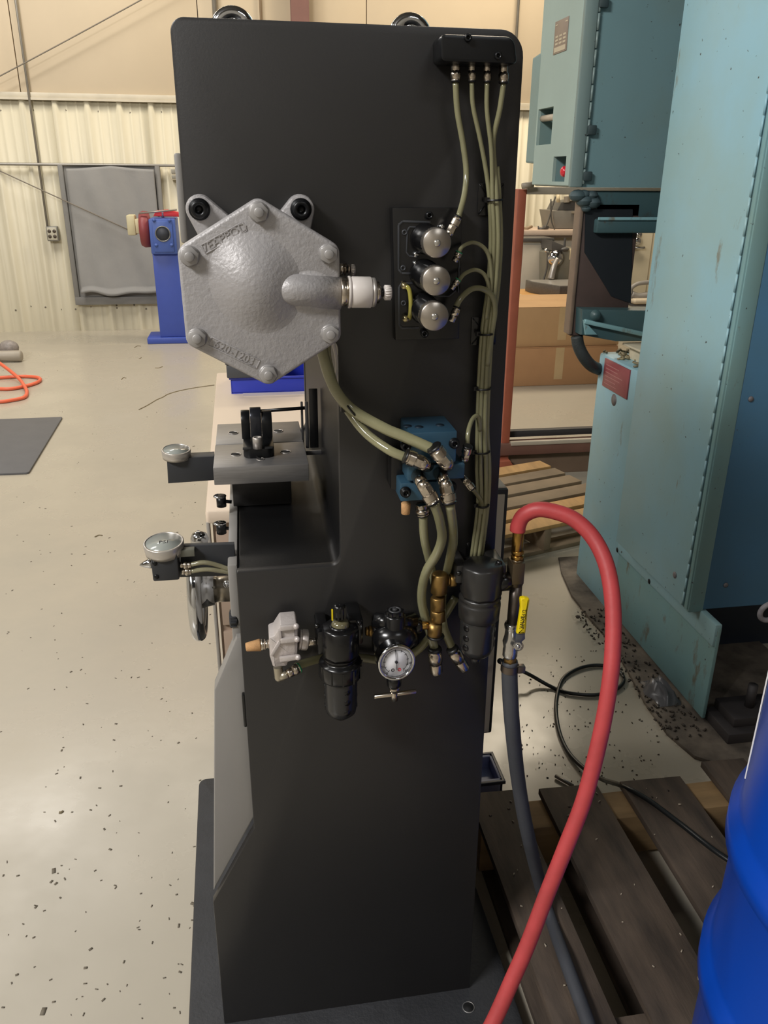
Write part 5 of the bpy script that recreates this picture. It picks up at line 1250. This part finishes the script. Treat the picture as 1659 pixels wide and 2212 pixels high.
# ================================================================== BACKGROUND BEHIND THE PRESS
OR = M('orange_rack_paint', (160, 88, 66), .5, var=.18, vs=7); ORB = M('dark_orange_brown', (108, 74, 62), .6, var=.2, vs=6)
Yo = 3.0
rk = thing('steel_rack_frame', 'orange painted steel frame post with brown sill behind the pallet stack', 'rack', (P(1100, 700, Yo).x, Yo, 0))
f = lambda px, py, Y=Yo: P(px, py, Y)
xp0 = f(1087, 900).x; xp1 = f(1105, 900).x
obj('upright', B().box((xp0, Yo, .0), (xp1, Yo+.06, f(1118, 408).z), .006), OR, rk)
obj('top_rail', B().box((xp1, Yo+.0, f(1180, 420).z), (2.9, Yo+.06, f(1180, 404).z), .004), M('grey_rail', (150, 140, 124), .5, var=.15), rk)
obj('roller_end', B().cyl(f(1128, 402, Yo-.03), f(1152, 398, Yo-.03), .014, seg=14), M('grey_rail', (150, 140, 124)), rk)
obj('sill', B().box((xp0-.1, Yo-.02, f(1180, 978).z), (2.9, Yo+.06, f(1180, 953).z), .004), ORB, rk)
obj('sill_edge', B().box((xp1, Yo-.026, f(1180, 957).z), (2.9, Yo-.0, f(1180, 949).z), .002), M('lit_sill_edge', (168, 158, 142), .5), rk)  # lit edge of the sill, painted as a pale strip
obj('sill_seal', B().box((xp1, Yo+.06, f(1180, 949).z), (2.9, Yo+.10, f(1180, 940).z+.012), .003), M('dark_seal', (46, 44, 44), .6), rk)
obj('kick_panel', B().box((xp0-.1, Yo+.03, .0), (2.9, Yo+.05, f(1180, 975).z), .003), M('brown_kick_panel', (120, 98, 80), .6, var=.25, vs=3), rk)
gq_ = [(1070, 997), (1103, 996), (1119, 1021), (1093, 1048), (1070, 1040)]
obj('foot_gusset', B().prism([(f(x, y, Yo-.08).x, f(x, y, Yo-.08).z) for x, y in gq_][::-1], Yo-.08, Yo-.02, 'y', .004), OR, rk)
# pallet lying behind the machine
a, d = PZ(1140, 1206, 0), PZ(1245, 1182, 0); dr = (d-a); dr.normalize(); nr = V(-dr.y, dr.x, 0)
pl2 = thing('shipping_pallet', 'raw wooden pallet lying on the floor behind the red hose arch', 'pallet', a+dr*.3+nr*.4)
PW = M('raw_pallet_wood', (190, 150, 96)); PW2 = M('grey_pallet_wood', (140, 122, 98), .75, var=.35, vs=3, bump=.3, bs=30)
o0 = a-dr*.35
for k, (t, wd, mt) in enumerate(((.0, .10, PW), (.135, .09, PW), (.255, .10, PW2), (.39, .10, PW2), (.52, .09, PW2), (.64, .10, PW))):
    c0_, c1_ = o0+nr*(t+wd/2)+V(0, 0, .128), o0+dr*.95+nr*(t+wd/2)+V(0, 0, .128)
    obj('deck_board', B().obox(c0_, c1_, wd, .018, .0015, up=(0, 0, 1)), mt, pl2)
for t in (.02, .40, .80):
    c0_ = o0+dr*(.05+t)+V(0, 0, .069); obj('stringer', B().obox(c0_, c0_+nr*.74, .036, .098, .002, up=(0, 0, 1)), PW2, pl2)
for t in (.01, .33, .64):
    c0_ = o0+nr*(t+.045)+V(0, 0, .010); obj('bottom_board', B().obox(c0_, c0_+dr*.95, .09, .0195, .0015, up=(0, 0, 1)), PW2, pl2)
# cartons
CB = M('brown_cardboard', (176, 134, 94), .8, var=.1, vs=4); CB2 = M('tan_cardboard', (182, 146, 104), .8, var=.08, vs=4)
Yq = PZ(1150, 834, 0).y
f = lambda px, py, Y=Yq: P(px, py, Y)
def carton(nm, z0, z1, x0, x1, Y, mt, lb):
    t = thing('carton', lb, 'box', ((x0+x1)/2, Y+.3, z0))
    obj('box_body', B().box((x0, Y, z0), (x1, Y+.7, z1-.004), .006), mt, t)
    obj('top_flap', B().box((x0, Y+.002, z1-.004), (x1, Y+.348, z1), .001).box((x0, Y+.352, z1-.004), (x1, Y+.698, z1), .001), mt, t)
    obj('tape', B().box(((x0+x1)/2-.035, Y-.001, z0+.05), ((x0+x1)/2+.035, Y+.0015, z1-.004)), M('pale_tape', (196, 168, 126), .3), t)
    t['group'] = 'cardboard boxes behind the press'
    return t
zm = f(1200, 750).z; zt_c = f(1200, 664).z
carton('a', 0, zm-.001, f(1080, 800).x, f(1330, 800).x, Yq, CB, 'lower brown cardboard box standing on the floor behind the press')
carton('b', zm, zt_c, f(1090, 700).x, f(1345, 700).x, Yq+.03, CB2, 'upper tan cardboard box stacked on the brown one')
# work table with mill behind the cartons
Yw = Yq+.80
f = lambda px, py, Y=Yw: P(px, py, Y)
zt3 = f(1160, 657).z
tw = thing('work_table', 'wooden topped work table behind the cardboard boxes', 'table', (f(1200, 650).x, Yw+.4, 0))
obj('table_top', B().box((f(1085, 650).x, Yw, zt3-.04), (f(1340, 650).x, Yw+1.02, zt3), .006), M('orange_wood_top', (206, 156, 92), .45, var=.15, vs=3, stretch=(1, 8, 8)), tw)
for x_ in (f(1100, 650).x, f(1325, 650).x):
    for y_ in (Yw+.05, Yw+.95): obj('leg', B().box((x_-.03, y_-.03, 0), (x_+.03, y_+.03, zt3-.04), .004), M('grey_leg', (110, 108, 104), .5), tw)
q = PZ(1088, 646, zt3); o = obj('round_lid', B().lathe((q.x, q.y, zt3), (0, 0, 1), [(0, .16), (.03, .17), (.04, .16), (.055, .05), (.056, 0)], 28), M('cream_enamel', (226, 208, 170), .35), origin=(q.x, q.y, zt3)); tag(o, 'round cream lid lying at the left end of the wooden work table', 'lid')
ty = thing('parts_tray', 'flat white tray with three black panes on the work table edge', 'tray', (f(1200, 656).x, Yw+.06, zt3))
tx0, tx1 = f(1146, 660).x, f(1262, 660).x
obj('frame', B().box((tx0, Yw+.02, zt3), (tx1, Yw+.26, zt3+.018), .003), M('bone_tray', (190, 180, 164), .5), ty)
for k in range(3): obj('pane', B().box((tx0+.03+k*(tx1-tx0-.04)/3, Yw+.04, zt3+.0175), (tx0+.01+(k+1)*(tx1-tx0-.04)/3, Yw+.24, zt3+.020), .001), M('pane_black', (36, 34, 36), .3), ty)
Yg2 = PZ(1208, 643, zt3).y
f = lambda px, py, Y=Yg2: P(px, py, Y)
zb3 = f(1215, 618).z
sb3 = thing('surface_block', 'dark grey surface plate block sitting on the wooden work table', 'block', (f(1210, 630).x, Yg2+.2, zt3))
obj('block_body', B().prism([(f(1208, 640).x, Yg2), (f(1260, 640).x, Yg2), (f(1260, 640).x+.05, Yg2+.5), (f(1172, 640).x, Yg2+.5), (f(1172, 640).x, Yg2+.34)], zt3, zb3, 'z', .006), M('granite_dark', (84, 80, 76), .4, var=.25, vs=60), sb3)
obj('ground_face', B().prism([(f(1208, 640).x+.01, Yg2+.012), (f(1260, 640).x, Yg2+.012), (f(1260, 640).x+.04, Yg2+.48), (f(1176, 640).x, Yg2+.48), (f(1176, 640).x, Yg2+.345)], zb3-.002, zb3+.002, 'z'), M('grey_ground_face', (146, 142, 136), .35), sb3)
Ym = Yg2+.55
f = lambda px, py, Y=Ym: P(px, py, Y)
ml = thing('milling_head', 'grey bench milling machine with a silver crank lever behind the surface block', 'machine', (f(1215, 600).x, Ym+.2, zt3))
MG = M('mill_grey_paint', (128, 124, 110), .45, var=.15, vs=8)
obj('mill_body', B().prism([(f(1184, 640).x, zt3+.004), (f(1186, 548).x, f(1186, 548).z), (f(1197, 540).x, f(1197, 540).z), (f(1262, 540).x, f(1262, 540).z), (f(1262, 640).x, zt3+.004)], Ym, Ym+.42, 'y', .012), MG, ml)
obj('motor_cover', B().prism([(f(1190, 540).x, f(1190, 541).z), (f(1190, 519).x, f(1190, 519).z), (f(1216, 530).x, f(1216, 530).z), (f(1222, 541).x, f(1222, 541).z)], Ym-.02, Ym+.3, 'y', .006), M('slate_cover', (86, 84, 82), .4), ml)
hq = f(1202, 558, Ym-.03); obj('crank_hub', B().lathe(hq+V(0, .04, 0), (0, -1, 0), [(0, .085), (.03, .08), (.06, .05), (.075, .03), (.078, 0)], 24), CHROME, ml)
obj('crank_lever', B().tube([hq+V(0, -.03, 0), f(1196, 578, Ym-.08), f(1190, 602, Ym-.08)], lambda t: .022+.012*t, 12), ALU, ml)
obj('cream_plate', B().box((f(1229, 561).x, Ym-.012, f(1230, 561).z), (f(1240, 560).x, Ym, f(1230, 537).z), .003), M('cream_enamel', (226, 208, 170)), ml)
obj('dark_arm', B().cyl(f(1219, 538, Ym+.02), f(1221, 514, Ym+.02), .011, seg=10).ball(f(1219, 538, Ym), .035, (1.4, 1, .6)), M('slate_cover', (86, 84, 82)), ml)
obj('knob', B().ball(f(1180, 541, Ym-.02), .022).ball(f(1237, 563, Ym-.02), .018), CHROME, ml)
obj('power_cord', B().tube([f(1183, 545, Ym), f(1181, 580, Ym), f(1172, 612, Ym), f(1170, 634, Ym)], .010, 8), M('grey_cord', (90, 86, 80), .5), ml)
# rear cabinet, counter and hooded machine
Yr2 = 7.36
f = lambda px, py, Y=Yr2: P(px, py, Y)
rc = thing('rear_counter', 'long off-white counter with a dark under-edge along the back wall at right', 'counter', (f(1200, 505).x, Yr2+.4, 0))
obj('counter_top', B().box((f(1100, 505).x, Yr2, f(1180, 509).z), (f(1330, 505).x, YW-.1, f(1180, 497).z), .006), M('pink_beige_top', (206, 184, 164), .5), rc)
obj('counter_edge', B().box((f(1100, 505).x, Yr2+.02, f(1180, 514).z), (f(1330, 505).x, YW-.12, f(1180, 509).z), .004), M('umber_edge', (112, 96, 82), .5), rc)
obj('counter_panel', B().box((f(1100, 505).x+.02, Yr2+.12, 0), (f(1330, 505).x, YW-.14, f(1180, 514).z), .004), M('off_white_panel', (206, 196, 178), .6, var=.06), rc)
Yc2 = 7.05
f = lambda px, py, Y=Yc2: P(px, py, Y)
gc2 = thing('grey_cabinet', 'pale grey cabinet with a black top strip beside the milling machine', 'cabinet', (f(1160, 560).x, Yc2+.15, 0))
obj('cabinet_body', B().box((f(1100, 560).x, Yc2, 0), (f(1179, 560).x, Yc2+.27, f(1160, 521).z), .006), M('pale_grey_cabinet', (186, 180, 166), .5, var=.08), gc2)
obj('cabinet_door', B().box((f(1128, 560).x, Yc2-.018, .1), (f(1172, 560).x, Yc2-.001, f(1160, 528).z), .003), M('pale_grey_cabinet', (186, 180, 166)), gc2)
obj('top_strip', B().box((f(1095, 560).x, Yc2-.03, f(1160, 522).z), (f(1192, 560).x, Yc2+.28, f(1160, 514).z), .004), M('slate_cover', (86, 84, 82)), gc2)
Ym2 = 7.5
f = lambda px, py, Y=Ym2: P(px, py, Y)
hm = thing('hooded_machine', 'dark grey hooded bench machine standing on the rear counter', 'machine', (f(1220, 480).x, Ym2+.2, f(1180, 497, Yr2).z))
zct = P(1180, 497, Yr2).z+.004
obj('hood', B().prism([(f(1199, 496).x, zct), (f(1192, 455).x, f(1192, 455).z), (f(1290, 455).x, f(1290, 455).z), (f(1290, 496).x, zct)], Ym2, Ym2+.4, 'y', .01), M('hood_grey', (124, 120, 112), .5, var=.1), hm)
obj('hood_head', B().prism([(f(1205, 455).x, f(1205, 455).z), (f(1214, 437).x, f(1214, 437).z), (f(1262, 430).x, f(1262, 430).z), (f(1275, 455).x, f(1275, 455).z)], Ym2+.02, Ym2+.35, 'y', .01), M('slate_cover', (86, 84, 82)), hm)
b = B(); b.cyl(f(1224, 437), f(1224, 424), .03, seg=14); b.cyl(f(1233, 434), f(1233, 420), .022, seg=14); b.box(f(1236, 461, Ym2-.03), f(1245, 456, Ym2+.01)); obj('spindle', b, M('grey_rail', (150, 140, 124)), hm)
b = B(); b.cyl(f(1206, 437), f(1206, 420), .018, seg=12); b.cyl(f(1242, 434), f(1242, 420), .02, seg=12); obj('cream_handle', b, M('cream_enamel', (226, 208, 170)), hm)
obj('lead_wire', B().tube([f(1200, 424, Ym2-.1), f(1192, 450, Ym2-.1), f(1184, 478, Ym2-.1), f(1177, 493, Ym2-.1)], .008, 6).tube([f(1190, 430, Ym2-.1), f(1190, 460, Ym2-.1), f(1192, 480, Ym2-.1), f(1198, 496, Ym2-.1)], .007, 6), M('grey_cord', (90, 86, 80)), hm)
Yi = 7.45
o = obj('indicator_stand', B().box(P(1175, 495, Yi), P(1186, 488, Yi)+V(0, .06, .0), .004).cyl(P(1164, 494, Yi), P(1178, 493, Yi), .012, seg=10).cyl(P(1163, 496, Yi), P(1163, 488, Yi), .008, seg=8), M('slate_cover', (86, 84, 82)), origin=P(1180, 496, Yi)); tag(o, 'small black indicator stand on the rear counter left of the hooded machine', 'tool')
o = obj('hand_tool', B().cyl(P(1133, 495, Yi), P(1150, 489, Yi), .02, .012, seg=10), M('tan_tool', (150, 128, 100), .5), origin=P(1140, 496, Yi)); tag(o, 'tan hand tool lying at the left end of the rear counter', 'tool')
# door in the back wall at right
f = lambda px, py, Y=YW-.06: P(px, py, Y)
dx0, dx1 = f(1300, 600).x, f(1500, 600).x
dr_ = obj('door_1', B().box((dx0, YW-.06, 0), (dx1, YW-.025, f(1400, 395).z), .004), M('cream_door', (208, 198, 172), .5, var=.05), kind='structure')
q = f(1378, 506); b = B(); b.cyl(q, q+V(0, -.03, 0), .035, seg=18)
obj('deadbolt', b, CHROME, dr_)
q = f(1370, 520); obj('door_knob', B().cyl(q, q+V(0, -.04, 0), .02, seg=14).ball(q+V(0, -.07, 0), .05, (1, .8, 1)), CHROME, dr_)
a, d = f(1371, 536, YW-.11), f(1392, 535, YW-.11); obj('door_lever', B().cyl(a, d, .017, seg=12).cyl(a, a+V(0, .06, 0), .02, seg=12), CHROME, dr_)
obj('door_seam', B().box((f(1399, 600).x-.006, YW-.063, 0), (f(1399, 600).x+.006, YW-.058, f(1400, 396).z)), M('tan_seam', (160, 146, 120), .6), dr_)
# grey chair by the door
Yh2 = 6.9
f = lambda px, py, Y=Yh2: P(px, py, Y)
chr_ = thing('shop_chair', 'grey padded shop chair with curved arm in front of the cream door', 'chair', (f(1385, 650).x, Yh2+.1, 0))
CG = M('chair_grey_plastic', (146, 142, 136), .45)
obj('arm_rest', B().tube([f(1362, 634), f(1364, 622), f(1378, 613), f(1400, 610), f(1425, 611)], .022, 12), CG, chr_)
obj('seat', B().box(f(1360, 655)+V(0, -.1, 0), f(1440, 642)+V(0, .4, 0), .03, seg=4), M('cream_cushion', (206, 192, 168), .6), chr_)
obj('seat_shell', B().box(f(1362, 662)+V(0, -.06, 0), f(1440, 654)+V(0, .4, 0), .015), M('slate_cover', (86, 84, 82)), chr_)
obj('back_pad', B().tube([f(1364, 636), f(1380, 640), f(1410, 636), f(1435, 634)], .035, 12), CG, chr_)
x_ = f(1400, 660).x; zse = f(1400, 660).z
obj('pedestal', B().cyl((x_, Yh2+.15, .1), (x_, Yh2+.15, zse), .03, seg=14), M('grey_leg', (110, 108, 104)), chr_)
for k in range(5):
    t = 2*pi*k/5; obj('leg', B().obox((x_, Yh2+.15, .09), (x_+.28*cos(t), Yh2+.15+.28*sin(t), .03), .04, .04, .006), M('grey_leg', (110, 108, 104)), chr_)
# plain tan wall box hanging left of the press head
